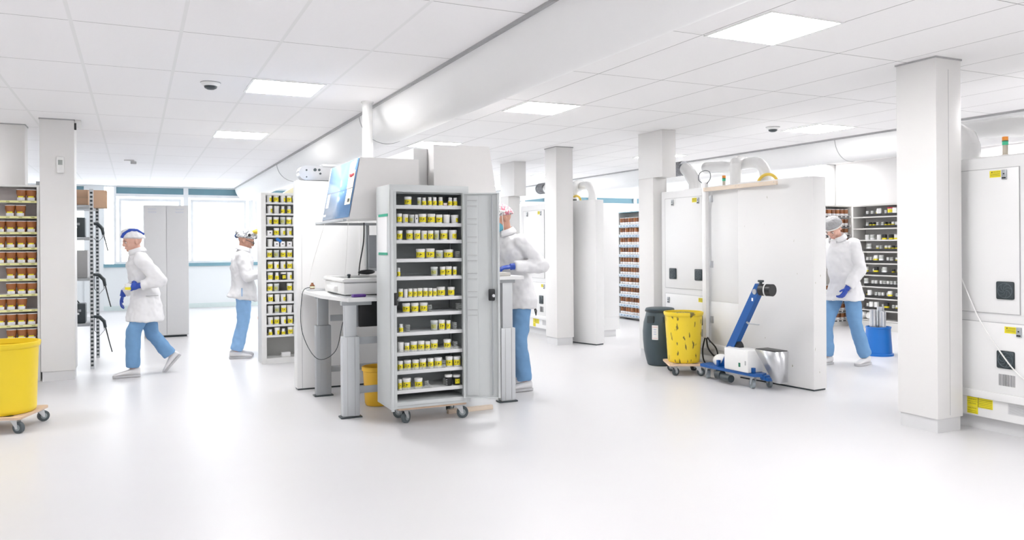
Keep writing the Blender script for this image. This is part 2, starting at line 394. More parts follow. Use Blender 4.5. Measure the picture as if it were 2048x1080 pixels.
for lx_, ly_ in ((10.2, 3.7), (10.2, 6.75), (10.2, 9.83), (10.2, 13.0), (7.17, 16.2), (3.56, 16.2), (13.8, 9.83), (13.8, 13.0), (13.8, 16.2), (-2.4, 9.84), (-2.4, 13.0), (7.17, .65), (10.2, .65), (-2.4, .65), (1.13, -2.4), (3.56, -2.4), (-2.4, -2.4), (7.17, -2.4)):  # unseen lamps added to even out the far room and fill the front
    lamp(lx_, ly_, 'one of the unseen square ceiling lights added to fill the room with light')
lamp(-2.4, 6.78, 'ceiling light above the far left, out of view'); lamp(-2.4, 3.7, 'ceiling light above the near left, out of view')
# smoke / camera domes
def dome(x, y, label, r=0.075):
    t = thing('dome_camera', label, 'camera', (x, y, CE))
    MB().lathe([(r * .98, 0), (r, -.006), (r * .9, -.02), (r * .6, -.034)], seg=24).build('housing', PLW, t)
    MB().lathe([(r * .68, -.03), (r * .62, -.045), (r * .35, -.056), (0.001, -.058)], seg=20).build('dome', CHAR, t)
    MB().lathe([(r * 1.04, -.0005), (r * 1.04, -.005)], seg=24).build('gasket', SEAM, t)
dome(0.553, 6.78, 'white ceiling dome camera left of the nearest left ceiling light')
dome(6.57, 6.85, 'white ceiling dome camera left of the right pillar light')
t = thing('ceiling_sensor', 'small white sensor on the ceiling before the far windows', 'sensor', (-0.06, 13.3, CE))
MB().box(-.09, -.03, -.02, .05, .03, -.001, .004).build('base', PLW, t); MB().box(.0, -.03, -.06, .08, .03, -.02, .008).build('head', mat('sensor_grey', (.5, .5, .5), noise=.05), t)

# ------------------------------------------------------------------ castors
def castor(parent, x, y, r=0.04, ztop=0.11, ang=0.0, wm=None):
    m = MB(); M = Matrix.Translation((x, y, 0)) @ Matrix.Rotation(ang, 4, 'Z')
    m.box(-.03, -.025, ztop - .006, .03, .025, ztop, 0, M=M)
    for s in (-1, 1):
        pts = [(-.028, ztop - .006), (.03, ztop - .006), (.038, r - .008), (.022, r - .008)]
        m.loft([[M @ Vector((p[0], s * .018, p[1])) for p in pts], [M @ Vector((p[0], s * .021, p[1])) for p in pts]])
    f = m.build('castor', ALU, parent)
    w_ = MB(); c = M @ Vector((.03, 0, r)); ax = M.to_3x3() @ Vector((0, 1, 0))
    w_.cyl(c - ax * .014, c + ax * .014, r, seg=20); w_.build('wheel', wm or RUBBER, f)
    h = MB(); h.cyl(c - ax * .016, c + ax * .016, r * .55, seg=16); h.build('hub', HUB, f)
    return f

def dolly(name, label, cx, cy, rz, sx, sy, ztop, thick=0.018, round_=0.03, r=0.04, group=None):
    t = thing(name, label, 'dolly', (cx, cy, 0), rz)
    m = MB(); a, b = sx / 2, sy / 2; n = 5; pts = []
    for qx, qy, a0 in ((a, b, 0), (-a, b, 90), (-a, -b, 180), (a, -b, 270)):
        for i in range(n + 1):
            an = R(a0 + 90 * i / n); pts.append((qx - math.copysign(round_, qx) + round_ * math.cos(an), qy - math.copysign(round_, qy) + round_ * math.sin(an)))
    m.prism(pts, 'z', ztop - thick, ztop); m.build('deck', WOOD, t)
    h = MB()
    for s in (-1, 1):
        h.lathe([(0.022, ztop + .0004), (0.001, ztop + .0006)], (s * a * .55, -b * .72, 0), 16, sx=1.7)
    h.build('hand_hole', BLACK, t)
    for sx_ in (-1, 1):
        for sy_ in (-1, 1): castor(t, sx_ * (a - .055), sy_ * (b - .05), r, ztop - thick, R(40 if sx_ * sy_ > 0 else -20))
    return t

# ------------------------------------------------------------------ jars (prototypes of unit width, unit height)
def label_arc(r, z0, z1, a0, a1, marks, n=10, seed=0):
    m = MB(); lo = []; hi = []
    rings = [[Vector((r * math.cos(a0 + (a1 - a0) * i / n), r * math.sin(a0 + (a1 - a0) * i / n), z)) for i in range(n + 1)] for z in (z0, z1)]
    m.loft(rings, 0, cap=False, closed=False)
    rnd = random.Random(seed)
    for k in range(marks):
        a = a0 + (a1 - a0) * rnd.uniform(.08, .62); da = rnd.uniform(.06, .16) * (a1 - a0); zz = z0 + (z1 - z0) * rnd.uniform(.25, .7); h = (z1 - z0) * rnd.uniform(.08, .2)
        rr = r + .004
        m.loft([[Vector((rr * math.cos(a + da * i / 2), rr * math.sin(a + da * i / 2), z)) for i in range(3)] for z in (zz, zz + h)], 1, cap=False, closed=False)
    return m
PROTO = {}
def proto(kind):
    if kind in PROTO: return PROTO[kind]
    h = .5
    root = bpy.data.objects.new('jar', None); COL.objects.link(root); root.empty_display_size = .02
    tub = [(.42, 0), (.43, .02), (.455, .55), (.46, .78)]; lid = [(.5, .78), (.5, .96), (.47, 1.0), (.01, 1.0)]
    if kind in 'YPW':
        MB().lathe(tub, seg=20).build('body', PLW, root); MB().lathe(lid, seg=20).build('lid', PLW, root)
        if kind == 'Y': label_arc(.468, .12, .66, R(-165), R(-15), 7, seed=3).build('label', [LABY, INK], root)
        if kind == 'P': label_arc(.468, .14, .62, R(-88), R(-10), 4, seed=5).build('label', [LABY, INK], root)
    elif kind == 'b':
        MB().lathe([(.46, 0), (.48, .02), (.48, .6), (.36, .7), (.34, .74)], seg=18).build('body', PLW, root)
        MB().lathe([(.4, .74), (.4, .98), (.36, 1.0), (.01, 1.0)], seg=18).build('lid', PLW, root)
        label_arc(.49, .08, .56, R(-170), R(-10), 6, seed=8).build('label', [LABY, INK], root)
    elif kind in 'g':
        MB().lathe(tub, seg=20).build('body', mat('frosted_plastic', (.50, .53, .50), .3, noise=.1, nscale=30), root); MB().lathe(lid, seg=20).build('lid', mat('translucent_lid', (.66, .69, .69), .3, noise=.05), root)
        label_arc(.468, .2, .6, R(-150), R(-60), 4, seed=11).build('label', [mat('dim_yellow_label', (.50, .50, .16), noise=.1), INK], root)
    elif kind in 'kK':
        MB().lathe(tub, seg=20).build('body', BLACK, root); MB().lathe(lid, seg=20).build('lid', PLW, root)
        if kind == 'K': label_arc(.468, .16, .62, R(-125), R(-35), 5, seed=4).build('label', [LABY, INK], root)
    elif kind == 'n':
        MB().box(-.5, -.5, 0, .5, .5, 1, .04).build('carton', LABW, root); MB().box(-.15, -.51, .45, .2, -.5, .62).build('print', INK, root)
    elif kind == 'w':
        MB().box(-.5, -.5, 0, .5, .5, 1, .08).build('carton', mat('pink_white_card', (.80, .70, .70), noise=.03), root); MB().box(-.5, -.505, .2, .5, -.5, .35).build('print', mat('soft_red_print', (.6, .4, .4), noise=.1), root)
    elif kind == 'A':   # amber tapered jar with flat white lid and white/yellow label
        prof = [(.40, 0), (.41, .02), (.42, .36), (.49, .62), (.5, .70), (.5, .95)]
        n = 4
        MB().lathe(prof, seg=24, sx=.98, sy=.9).build('body', AMBER, root)
        MB().lathe([(.52, .95), (.52, 1.0), (.5, 1.005), (.01, 1.005)], seg=24, sy=.9).build('lid', LABW, root)
        m = label_arc(.43, .02, .28, R(-150), R(-30), 0, seed=2)
        m.build('label', [LABW, INKB], root).scale = (.98, .95, 1)
        m = MB(); 
        for k in range(3): m.loft([[Vector((.437 * math.cos(a), .437 * .95 * math.sin(a), z)) for a in (R(-115), R(-90), R(-66))] for z in (.08 + k * .05, .095 + k * .05)], 0, cap=False, closed=False)
        m.build('print', mat('grey_ink', (.4, .42, .48), noise=.1), root)
        m = label_arc(.437, .28, .40, R(-128), R(-52), 0, seed=2); m.build('label_band', [LABY], root).scale = (.98, .95, 1)
    PROTO[kind] = root
    return root
def desc(k): return {'Y': 'white tub with yellow label', 'P': 'white tub with label turned aside', 'W': 'plain white tub', 'b': 'small white bottle with yellow label', 'g': 'frosted tub with dim label',
                     'k': 'black tub with white lid', 'K': 'black tub with yellow label', 'n': 'narrow white carton', 'w': 'tiny pinkish carton', 'A': 'amber jar with white and yellow label'}[k]
NAME = {'Y': 'tub', 'P': 'tub', 'W': 'tub', 'b': 'bottle', 'g': 'tub', 'k': 'tub', 'K': 'tub', 'n': 'carton', 'w': 'carton', 'A': 'amber_jar'}
USED = set()
def put_jar(kind, x, y, z, d, h, label, group, rz=0.0, cat=None):
    p = proto(kind)
    if kind not in USED:
        USED.add(kind); c = p
    else:
        c = None
    if c is None: c = dup(p, (x, y, z), rz, label, (d, d, h))
    else: c.location = (x, y, z); c.rotation_euler = (0, 0, rz); c.scale = (d, d, h); c['label'] = label
    c.name = NAME[kind]; c['group'] = group; c['category'] = cat or {'tub': 'tub', 'bottle': 'bottle', 'carton': 'box', 'amber_jar': 'jar'}[NAME[kind]]
    return c

# ------------------------------------------------------------------ grey storage cabinet on a dolly
CX0, CX1, CY0, CY1, CZ0, CZ1 = 1.72, 2.36, 5.74, 6.10, 0.13, 1.822
t = thing('storage_cabinet', 'tall grey metal cabinet with open doors, shelves of yellow-labelled tubs', 'cabinet', (2.04, 5.92, CZ0)); ox, oy = 2.04, 5.92
def L(m, x0, y0, z0, x1, y1, z1, bev=0, mi=0): return m.box(x0 - ox, y0 - oy, z0 - CZ0, x1 - ox, y1 - oy, z1 - CZ0, bev, mi)
m = MB(); L(m, CX0, CY0, CZ0, CX0 + .02, CY1, CZ1, .002); L(m, CX1 - .02, CY0, CZ0, CX1, CY1, CZ1, .002); L(m, CX0 + .001, CY0 - .002, 1.768, CX1 - .001, CY1 - .001, CZ1 + .001, .002); L(m, CX0 + .001, CY0 + .001, CZ0 + .0005, CX1 - .001, CY1 - .001, .179, .002)
L(m, CX0 + .0012, CY0 + .0015, .17, CX0 + .052, CY0 + .03, 1.77); L(m, CX1 - .05, CY0 + .0015, .17, CX1 - .0012, CY0 + .03, 1.77)
m.build('body', GREYC, t)
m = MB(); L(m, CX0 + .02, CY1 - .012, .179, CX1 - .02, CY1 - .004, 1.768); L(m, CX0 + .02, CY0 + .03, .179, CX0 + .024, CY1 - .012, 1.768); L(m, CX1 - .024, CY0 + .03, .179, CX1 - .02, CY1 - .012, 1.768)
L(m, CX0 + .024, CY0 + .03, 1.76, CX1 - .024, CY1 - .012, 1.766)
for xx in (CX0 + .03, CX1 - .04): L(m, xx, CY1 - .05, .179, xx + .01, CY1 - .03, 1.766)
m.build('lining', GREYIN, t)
m = MB(); L(m, CX0 + .052, CY0 - .003, .150, CX1 - .05, CY0 - .001, .152); m.build('seam', SEAM, t)
SHZ = [1.670, 1.534, 1.405, 1.262, 1.126, .967, .850, .703, .552, .413, .265]
for i, z in enumerate(SHZ):
    m = MB(); L(m, CX0 + .024, CY0 + .02, z - .027, CX1 - .024, CY1 - .012, z, .002)
    if i in (0, 1): L(m, CX0 + .055, CY0 + .018, z - .022, CX1 - .052, CY0 + .02, z - .004, 0, 1)
    m.build('shelf', [SHELFM, mat('taped_strip', (.66, .67, .69), noise=.12, nscale=60)], t)
def cab_door(px, py, ang, W, right):
    # door plane spans local +x from the hinge, inner face towards local -y (right) / +y
    M = Matrix.Translation((px - ox, py - oy, 0)) @ Matrix.Rotation(ang, 4, 'Z'); s = -1 if right else 1
    z0, z1 = .172 - CZ0, 1.768 - CZ0
    m = MB(); m.box(0, 0, z0, W, -s * .003, z1, 0, M=M)
    m.box(0, 0, z0, .012, s * .018, z1, 0, M=M); m.box(W - .016, 0, z0, W, s * .02, z1, .002, M=M); m.box(0, 0, z0, W, s * .018, z0 + .008, 0, M=M); m.box(0, 0, z1 - .008, W, s * .018, z1, 0, M=M)
    m.box(.03, 0, z0 + .02, .115, s * .010, z1 - .02, .003, M=M)
    zc = z1 - .06; k = 0
    while zc > z0 + .55:
        for dz in (0, -.042):
            y0_, y1_ = sorted((s * .0105, s * .014))
            m.box(.038, y0_, zc + dz - .012, .108, y1_, zc + dz, 0, M=M)
            m.box(.036, y0_, zc + dz - .0, .110, sorted((s*.0105, s*.0165))[0 if s<0 else 1], zc + dz + .003, 0, 1, M=M)
        zc -= .142; k += 1
    d = m.build('door', [GREYC, SEAM], t)
    m = MB(); xr = W * .80; m.cyl(M @ Vector((xr, s * .016, z0 + .02)), M @ Vector((xr, s * .016, z1 - .02)), .006, seg=8); m.build('locking_rod', ALUD, d)
    m = MB(); m.box(xr - .03, s * .012 if s > 0 else -.05, .80, xr + .02, s * .05 if s > 0 else -.012, .89, .008, M=M); m.build('lock', BLACK, d)
    m = MB(); m.cyl(M @ Vector((xr, s * .03, .84)), M @ Vector((xr + .012, s * .058, .84)), .012, seg=12); m.build('lock_knob', STEEL, d)
    return d
cab_door(2.31, 5.735, R(-27), .285, True)
dl = cab_door(1.728, 5.735, R(-107), .27, False)
m = MB(); m.box(-.005, .04, 0, 0, .12, .012); 
# paper with green tape on the left side of the cabinet
pp = MB(); L(pp, CX0 - .002, 5.80, 1.30, CX0 - .0005, 6.06, 1.60); pp.build('taped_sheet', LABW, t)
pp = MB(); L(pp, CX0 - .004, 5.78, 1.585, CX0 - .002, 6.03, 1.605); L(pp, CX0 - .004, 5.79, 1.29, CX0 - .002, 6.03, 1.31); pp.build('green_tape', GTAPE, t)
dolly('furniture_dolly', 'flat plywood dolly on castors carrying the grey cabinet', 2.07, 5.93, 0, .56, .33, .13, r=.046)

CAB=[[[1.885,0.057,0.065,"Y"],[1.971,0.032,0.061,"g"],[2.011,0.035,0.06,"b"],[2.058,0.034,0.065,"b"],[2.098,0.033,0.065,"b"],[2.147,0.037,0.066,"b"],[2.185,0.027,0.021,"w"],[2.226,0.036,0.064,"b"],[2.268,0.036,0.065,"b"]],[[1.814,0.041,0.071,"Y"],[1.862,0.045,0.067,"P"],[1.912,0.042,0.064,"g"],[1.948,0.023,0.065,"n"],[2.002,0.062,0.071,"Y"],[2.074,0.063,0.072,"Y"],[2.137,0.053,0.067,"Y"],[2.198,0.056,0.067,"W"],[2.267,0.062,0.066,"P"]],[[1.815,0.046,0.072,"Y"],[1.895,0.054,0.075,"Y"],[1.956,0.053,0.075,"Y"],[2.011,0.048,0.071,"P"],[2.064,0.048,0.072,"Y"],[2.113,0.042,0.073,"g"],[2.177,0.061,0.076,"Y"],[2.251,0.068,0.076,"P"]],[[1.986,0.072,0.074,"Y"],[2.064,0.072,0.076,"Y"],[2.139,0.062,0.062,"g"],[2.216,0.078,0.067,"Y"]],[[1.803,0.025,0.067,"b"],[2.094,0.058,0.07,"g"],[2.161,0.044,0.07,"Y"],[2.213,0.05,0.071,"Y"],[2.261,0.033,0.068,"Y"]],[[1.82,0.037,0.067,"Y"],[1.859,0.03,0.063,"W"],[1.895,0.035,0.066,"Y"],[1.933,0.034,0.065,"Y"],[1.974,0.041,0.067,"Y"],[2.018,0.038,0.067,"Y"],[2.057,0.033,0.065,"Y"],[2.093,0.032,0.062,"Y"],[2.151,0.067,0.071,"Y"],[2.234,0.056,0.068,"Y"]],[[1.866,0.061,0.072,"Y"],[1.935,0.06,0.072,"Y"],[2.006,0.063,0.072,"Y"]],[[1.82,0.034,0.062,"b"],[2.092,0.059,0.078,"g"],[2.152,0.052,0.079,"Y"],[2.204,0.036,0.073,"Y"]],[[1.818,0.051,0.075,"W"],[1.867,0.038,0.069,"Y"],[1.923,0.055,0.075,"Y"],[1.983,0.055,0.075,"Y"],[2.034,0.040,0.07,"Y"],[2.09,0.058,0.077,"Y"],[2.198,0.06,0.075,"Y"]],[[1.813,0.044,0.071,"Y"],[1.872,0.058,0.073,"Y"],[1.937,0.053,0.073,"Y"],[1.996,0.054,0.076,"Y"],[2.058,0.049,0.076,"Y"],[2.122,0.063,0.077,"Y"],[2.213,0.057,0.079,"Y"],[2.278,0.06,0.076,"Y"]],[[1.808,0.031,0.081,"Y"],[1.866,0.069,0.084,"Y"],[1.961,0.064,0.077,"Y"],[2.207,0.059,0.086,"k"],[2.275,0.06,0.079,"K"]]]
for r_, row in enumerate(CAB):
    prevx = None
    for k, (x, d, h, kind) in enumerate(row):
        put_jar(kind, x, 5.775 + d / 2, SHZ[r_] + .0002, d * 1.0, h, '%s, %s from left, %s shelf down, grey cabinet' % (desc(kind), ORD[k], ORD[r_]), 'containers in the grey cabinet', rz=R(random.uniform(-14, 14) - 14))
# clear acrylic dividers on the shelves
for (x, s_, n) in ((1.93, 2, 0), (2.275, 3, 1), (2.04, 6, 2), (2.29, 6, 3), (1.862, 7, 4), (2.245, 7, 5), (2.25, 8, 6), (2.15, 9, 7), (2.01, 10, 8), (2.18, 10, 9)):
    m = MB(); z = SHZ[s_] + .0003
    for dx in (0, .012, .024): m.box(dx, 0, 0, dx + .0015, .07, .055)
    m.box(0, .0, 0, .026, .07, .0015)
    for q in range(4): m.box(0, -.0005, .008 + q * .013, .0255, 0.0, .0105 + q * .013, 0, 1)
    o = m.build('acrylic_divider', [CLEAR, mat('etched_edge', (.55, .58, .58), noise=.05)], None, (x, 5.785, z))
    tag(o, 'clear acrylic divider, %s shelf down of the grey cabinet, %s' % (ORD[s_], 'towards the left' if x < 2.1 else 'towards the right'), 'divider', 'clear dividers in the grey cabinet')
# long acrylic trays on lower shelves
for s_, x0, x1 in ((8, 1.80, 2.28), (9, 1.80, 2.17), (10, 1.80, 2.06)):
    m = MB(); m.box(0, 0, 0, x1 - x0, .002, .02); m.box(0, 0, 0, x1 - x0, .09, .0012)
    for q in range(int((x1 - x0) / .06) + 1): m.box(q * .06, 0, 0, q * .06 + .001, .09, .028)
    tag(m.build('acrylic_tray', CLEAR, None, (x0, 5.765, SHZ[s_] + .0001)), 'long clear acrylic tray along the %s shelf down of the grey cabinet' % ORD[s_], 'tray', 'clear trays in the grey cabinet')
# wooden plank on the floor beside the dolly
tag(MB().box(-.2, -.02, 0, .2, .02, .035, .003).build('wood_batten', PINE, None, (2.47, 6.0, 0), R(2)), 'short pale wooden batten lying on the floor under the open cabinet door', 'wood')

# ------------------------------------------------------------------ workstations
def lift_desk(label, X0, X1, Y0, Y1, ztop, mirror=False, chamfer=.10):
    t = thing('lift_desk', label, 'desk', ((X0 + X1) / 2, (Y0 + Y1) / 2, 0)); cx, cy = (X0 + X1) / 2, (Y0 + Y1) / 2
    s = -1 if mirror else 1
    a, b = (X1 - X0) / 2, (Y1 - Y0) / 2
    pts = [(-a, b), (-a, -b + chamfer * 5.4), (-a + chamfer, -b), (a, -b), (a, b)]
    pts = [(p[0] * s, p[1]) for p in pts]
    m = MB(); m.prism(pts, 'z', ztop - .028, ztop); m.build('tabletop', mat('white_laminate', (.82, .82, .82), .35, noise=.01), t)
    for yy in (Y0 + .10, Y1 - .34):
        lx = (X0 + .135) - cx; y = yy - cy
        leg = MB(); leg.box(s * (lx) - .068, y - .04, .012, s * lx + .068, y + .04, .643, .006)
        for q in (-.03, .03): leg.box(s * lx + q - .001, y - .042, .02, s * lx + q + .001, y - .04, .64, 0, 1)
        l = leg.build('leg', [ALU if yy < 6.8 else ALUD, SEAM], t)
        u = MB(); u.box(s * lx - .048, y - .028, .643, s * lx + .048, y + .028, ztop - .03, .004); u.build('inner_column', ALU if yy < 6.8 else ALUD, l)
        f = MB(); f.box(s * lx - .085, y - .05, 0, s * lx + .085, y + .05, .012, .004); f.build('foot', CHAR, l)
        u = MB(); u.box(s * (lx + .05) - .12, y - .03, ztop - .06, s * (lx + .05) + .12, y + .03, ztop - .03); u.build('bracket', ALUD, l)
    return t
lift_desk('white height-adjustable desk with grey legs, left of the grey cabinet', 1.40, 2.16, 6.13, 7.58, .95)
lift_desk('white height-adjustable desk of the masked worker, right of the grey cabinet', 2.26, 3.045, 6.13, 7.58, 1.092, True, .01)
# cross rails between the desk pairs
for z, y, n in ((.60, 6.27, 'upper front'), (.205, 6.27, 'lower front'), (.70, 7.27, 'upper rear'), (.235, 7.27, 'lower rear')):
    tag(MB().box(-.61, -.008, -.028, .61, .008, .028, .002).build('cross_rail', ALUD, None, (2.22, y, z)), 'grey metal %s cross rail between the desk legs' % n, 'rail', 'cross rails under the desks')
# partition behind desks
def partition(name, label, cx, cy, rz, length, thick, h, mt=WHITE):
    t = thing(name, label, 'partition', (cx, cy, 0), rz)
    m = MB(); m.box(-length / 2, -thick / 2, .015, length / 2, thick / 2, h, .006); m.build('board', mt, t)
    m = MB(); m.box(-length / 2 + .01, -thick / 2 + .01, 0, length / 2 - .01, thick / 2 - .01, .015); m.build('base_shadow_gap', CHAR, t)
    return t
p_ = partition('partition_panel', 'tall white partition panel behind the left workstation desk', 2.22, 7.68, 0, 1.70, .15, 1.985)
MB().box(-.803, -.076, .015, -.800, -.0745, 1.98).build('edge_seam', SEAM, p_)
MB().box(-.25, -.10, .95, -.20, -.075, 1.9, .004).build('corner_post', PLW, p_)
# hoods
def hood(label, pts, y0, y1, win=None, mirror=False):
    cx = sum(p[0] for p in pts) / len(pts)
    zb = min(p[1] for p in pts)
    t = thing('extraction_hood', label, 'hood', (cx, y0, zb))
    m = MB()
    P = [(p[0] - cx, p[1] - zb) for p in pts]
    m.prism(P, 'y', 0, y1 - y0); m.build('casing', mat('warm_white_casing', (.85, .835, .825), .4, noise=.01), t)
    if win:
        (xb, zb_), (xt, zt_) = win; e = .004
        m = MB(); m.quad(Vector((xb - cx - e, .006, zb_ - zb)), Vector((xt - cx - e, .006, zt_ - zb)), Vector((xt - cx - e, y1 - y0 - .03, zt_ - zb)), Vector((xb - cx - e, y1 - y0 - .03, zb_ - zb)))
        w_ = m.build('blue_screen', BLUESH, t); sm = w_.modifiers.new('s', 'SOLIDIFY'); sm.thickness = .003
        def at(u, v, o=.008): return Vector((xb + (xt - xb) * v - cx - o, u * (y1 - y0), (zb_ + (zt_ - zb_) * v) - zb))
        def sheet(name, mt, u0, v0, u1, v1, o=.009):
            mm = MB(); mm.quad(at(u0, v0, o), at(u0, v1, o), at(u1, v1, o), at(u1, v0, o)); x_ = mm.build(name, mt, t); return x_
        sheet('frame_strip', PLW, .965, 0, 1.0, 1.0); sheet('joint', DARK, .02, .49, .96, .495, .0095)
        sheet('peach_note', PAPERO, .02, .50, .22, .80, .012); sheet('cream_note', PAPERY, .02, .22, .20, .49, .012)
        sheet('black_mark', BLACK, .05, .26, .12, .32, .0135); sheet('white_label', LABW, .80, .22, .90, .48, .012); sheet('white_label', LABW, .84, .06, .93, .10, .012)
        mm = MB(); mm.tube([at(.05 + .14 * q / 14, .72 + .03 * math.sin(q * 1.9), .014) for q in range(15)], .003, 5)
        mm.build('red_print', INKR, t)
    return t
hood('white hood with sloping blue screen above the left desk', [(1.528, 1.575), (1.62, 2.07), (2.11, 2.07), (2.11, 1.60)], 6.20, 7.20, ((1.530, 1.592), (1.620, 2.066)))
hood('taller white hood above the masked workers desk', [(2.24, 1.60), (2.24, 2.20), (2.745, 2.205), (2.84, 1.60)], 6.20, 7.20)
tag(MB().box(-.062, 0, 0, .062, .82, .52, .004).build('service_riser', WHITE, None, (2.175, 6.35, 1.66)), 'white riser box filling the gap between the two hoods', 'box')
# steel rail frame carrying hood
t = thing('support_frame', 'dark grey steel frame carrying the left hood over the desk', 'frame', (1.83, 6.75, .95))
m = MB(); m.box(-.36, -.58, .607, -.33, .46, .624, .002); m.box(-.36, .44, .60, .30, .47, .624, .002); m.build('rail', ALUD, t)
m = MB(); m.box(.10, .44, 0, .13, .47, .605, .002); m.build('post', ALUD, t)
# vertical pipe from ceiling into the hood
tag(MB().lathe([(.047, 0), (.047, .60), (.056, .605), (.056, .615)], seg=24).build('exhaust_pipe', PIPE, None, (1.93, 7.12, 2.07)), 'white vertical exhaust pipe between ceiling and left hood', 'pipe')
m = MB(); m.cyl((0, 0, 0), (0, 0, .05), .004, seg=8); tag(m.build('bolt', ALUD, None, (2.08, 6.9, 2.07)), 'short upright bolt on top of the left hood', 'bolt')
# silver device on the partition
t = thing('fan_housing', 'silver rounded housing on top of the partition beside the blue hood', 'machine', (1.64, 7.68, 1.985))
m = MB(); pts = []
for i in range(17): a = PI / 2 + PI * i / 16; pts.append((-.17 + .07 * math.cos(a) , .075 + .07 * math.sin(a)))
pts += [(.28, .005), (.30, .03), (.30, .12), (.28, .145)]
m.prism(pts, 'y', -.07, .07); m.build('shell', STEEL, t)
m = MB(); 
for px_, pz_, r_ in ((-.17, .10, .008), (-.17, .035, .006), (-.09, .105, .015), (-.05, .105, .012), (-.04, .07, .010)): m.cyl((px_, -.078, pz_), (px_, -.068, pz_), r_, seg=12)
m.build('knobs', CHAR, t)
MB().box(-.02, -.09, .135, .28, .08, .16, .004).build('top_plate', ALU, t); MB().box(-.17, -.075, -.001, .28, -.068, .004).build('dark_edge', BLACK, t)
# light box on the left desk
t = thing('light_box', 'white inspection light box with glass lid on the left desk', 'light box', (1.80, 6.72, .9552), R(0))
X0, X1, Y0, Y1 = -.27, .28, -.32, .40
m = MB(); m.box(X0, Y0, .005, X1, Y1, .105, .012); m.build('base', PLW, t)
m = MB()
m.box(X0 - .012, Y0 - .004, .108, X0 + .05, Y1, .135, .006); m.box(X1 - .05, Y0, .108, X1, Y1, .15, .006); m.box(X0, Y0 - .004, .108, X1, Y0 + .06, .14, .006); m.box(X0, Y1 - .05, .108, X1, Y1, .14, .006)
m.build('lid_frame', PLW, t); MB().box(X0 + .04, Y0 + .05, .118, X1 - .04, Y1 - .04, .122).build('glass_top', mat('grey_glass', (.52, .56, .56), .08, noise=.05), t)
MB().box(X0 + .0, Y0 - .003, .103, X1, Y0 + .01, .108).build('gap', SEAM, t)
m = MB(); m.box(.02, Y0 - .006, .035, .09, Y0 + .002, .065, .003); sw = m.build('switch_plate', BLACK, t); MB().box(.028, Y0 - .009, .04, .052, Y0 - .005, .06, .002).build('switch', GREEN, sw)
MB().box(X0 - .03, -.10, .02, X0 + .005, .2, .07, .006).build('handle', PLW, t)
MB().box(X0 + .02, Y0 + .02, -.0, X1 - .02, Y1 - .02, .005).build('feet', CHAR, t)
tag(MB().box(-.30, -.25, 0, .32, .25, .004).build('steel_tray', STEEL, None, (1.78, 6.42, .9505)), 'thin steel plate under the front of the light box', 'tray')
tag(MB().lathe([(.012, .0), (.012, .02), (.018, .022), (.014, .034), (.001, .036)], seg=14).build('lid_knob', CHAR, None, (1.72, 7.0, 1.075)), 'small dark knob standing behind the light box lid', 'knob')
tag(MB().box(-.055, -.028, 0, .055, .028, .024, .008).build('purple_pad', PURPLE, None, (1.60, 6.20, .955), R(8)), 'small purple plastic pad on the corner of the left desk', 'pad')
t = thing('brown_bottle', 'small brown glass bottle on the far corner of the left desk', 'bottle', (1.475, 7.40, .968))
MB().lathe([(.022, 0), (.023, .03), (.012, .042), (.010, .055)], seg=16).build('body', AMBER2, t); MB().lathe([(.012, .055), (.012, .066), (.001, .067)], seg=12).build('cap', PLW, t); label_arc(.024, .006, .024, R(-160), R(-20), 0).build('label', [PAPERY, INK], t)
tag(MB().box(-.035, -.06, 0, .24, .06, .017, .003).build('steel_block', STEEL, None, (1.46, 7.38, .9505)), 'flat grey steel block under the brown bottle on the desk', 'block')
tag(MB().lathe([(.016, 0), (.016, .028), (.014, .034), (.001, .035)], seg=14).build('yellow_vial', LABY, None, (1.62, 7.4, .968)), 'tiny yellow vial on the steel block at the desk corner', 'vial')
def cable(label, pts, r=.004, m_=BLACK, name='cable'):
    # Catmull-Rom through the points
    P = [Vector(p) for p in pts]; out = []
    for i in range(len(P) - 1):
        p0, p1, p2, p3 = P[max(i - 1, 0)], P[i], P[i + 1], P[min(i + 2, len(P) - 1)]
        for k in range(8):
            u = k / 8; out.append(0.5 * ((2 * p1) + (p2 - p0) * u + (2 * p0 - 5 * p1 + 4 * p2 - p3) * u * u + (3 * p1 - p0 - 3 * p2 + p3) * u ** 3))
    out.append(P[-1])
    return tag(MB().tube(out, r, 8).build(name, m_), label, 'cable')
cable('thin dark cable looping down from the back corner of the left desk', [(1.44, 7.33, .985), (1.37, 7.32, .93), (1.35, 7.25, .6), (1.44, 7.05, .37), (1.56, 6.85, .45), (1.60, 6.72, .72), (1.66, 6.66, .82)], .0035, CHAR)
cable('thin white string hanging from the blue hood screen to the light box', [(1.525, 6.21, 1.60), (1.53, 6.3, 1.3), (1.54, 6.42, 1.07)], .0022, PLW)
cable('pale thin cord leaning against the partition behind the light box', [(1.535, 7.1, 1.58), (1.46, 7.3, 1.2), (1.44, 7.36, 1.03)], .002, PLW)
cable('black cable hanging from hood frame to the light box', [(1.86, 7.0, 1.57), (1.86, 7.02, 1.4), (1.83, 7.04, 1.2), (1.81, 7.0, 1.10)], .006)
cable('black cables running down behind the monitor', [(1.99, 6.7, 1.15), (2.0, 6.75, 1.0), (1.96, 6.6, .962)], .005)
tag(MB().ell((0, 0, 0), (.09, .035, .022)).build('hand_scanner', BLACK, None, (1.88, 7.0, 1.125), R(20)), 'black handheld tool lying on the back of the light box', 'scanner')
# monitor seen from the side/back
t = thing('monitor', 'grey flat monitor on the left desk half hidden by the cabinet side', 'monitor', (2.115, 7.17, 1.13))
MB().box(-.17, -.015, 0.03, .17, .015, .33, .006).build('back_shell', MONG, t); MB().box(-.17, -.018, 0.0, .17, .018, .03, .004).build('lower_bezel', ALUD, t); MB().box(-.02, .0, -.18, .01, .03, 0.02).build('stand', ALUD, t)
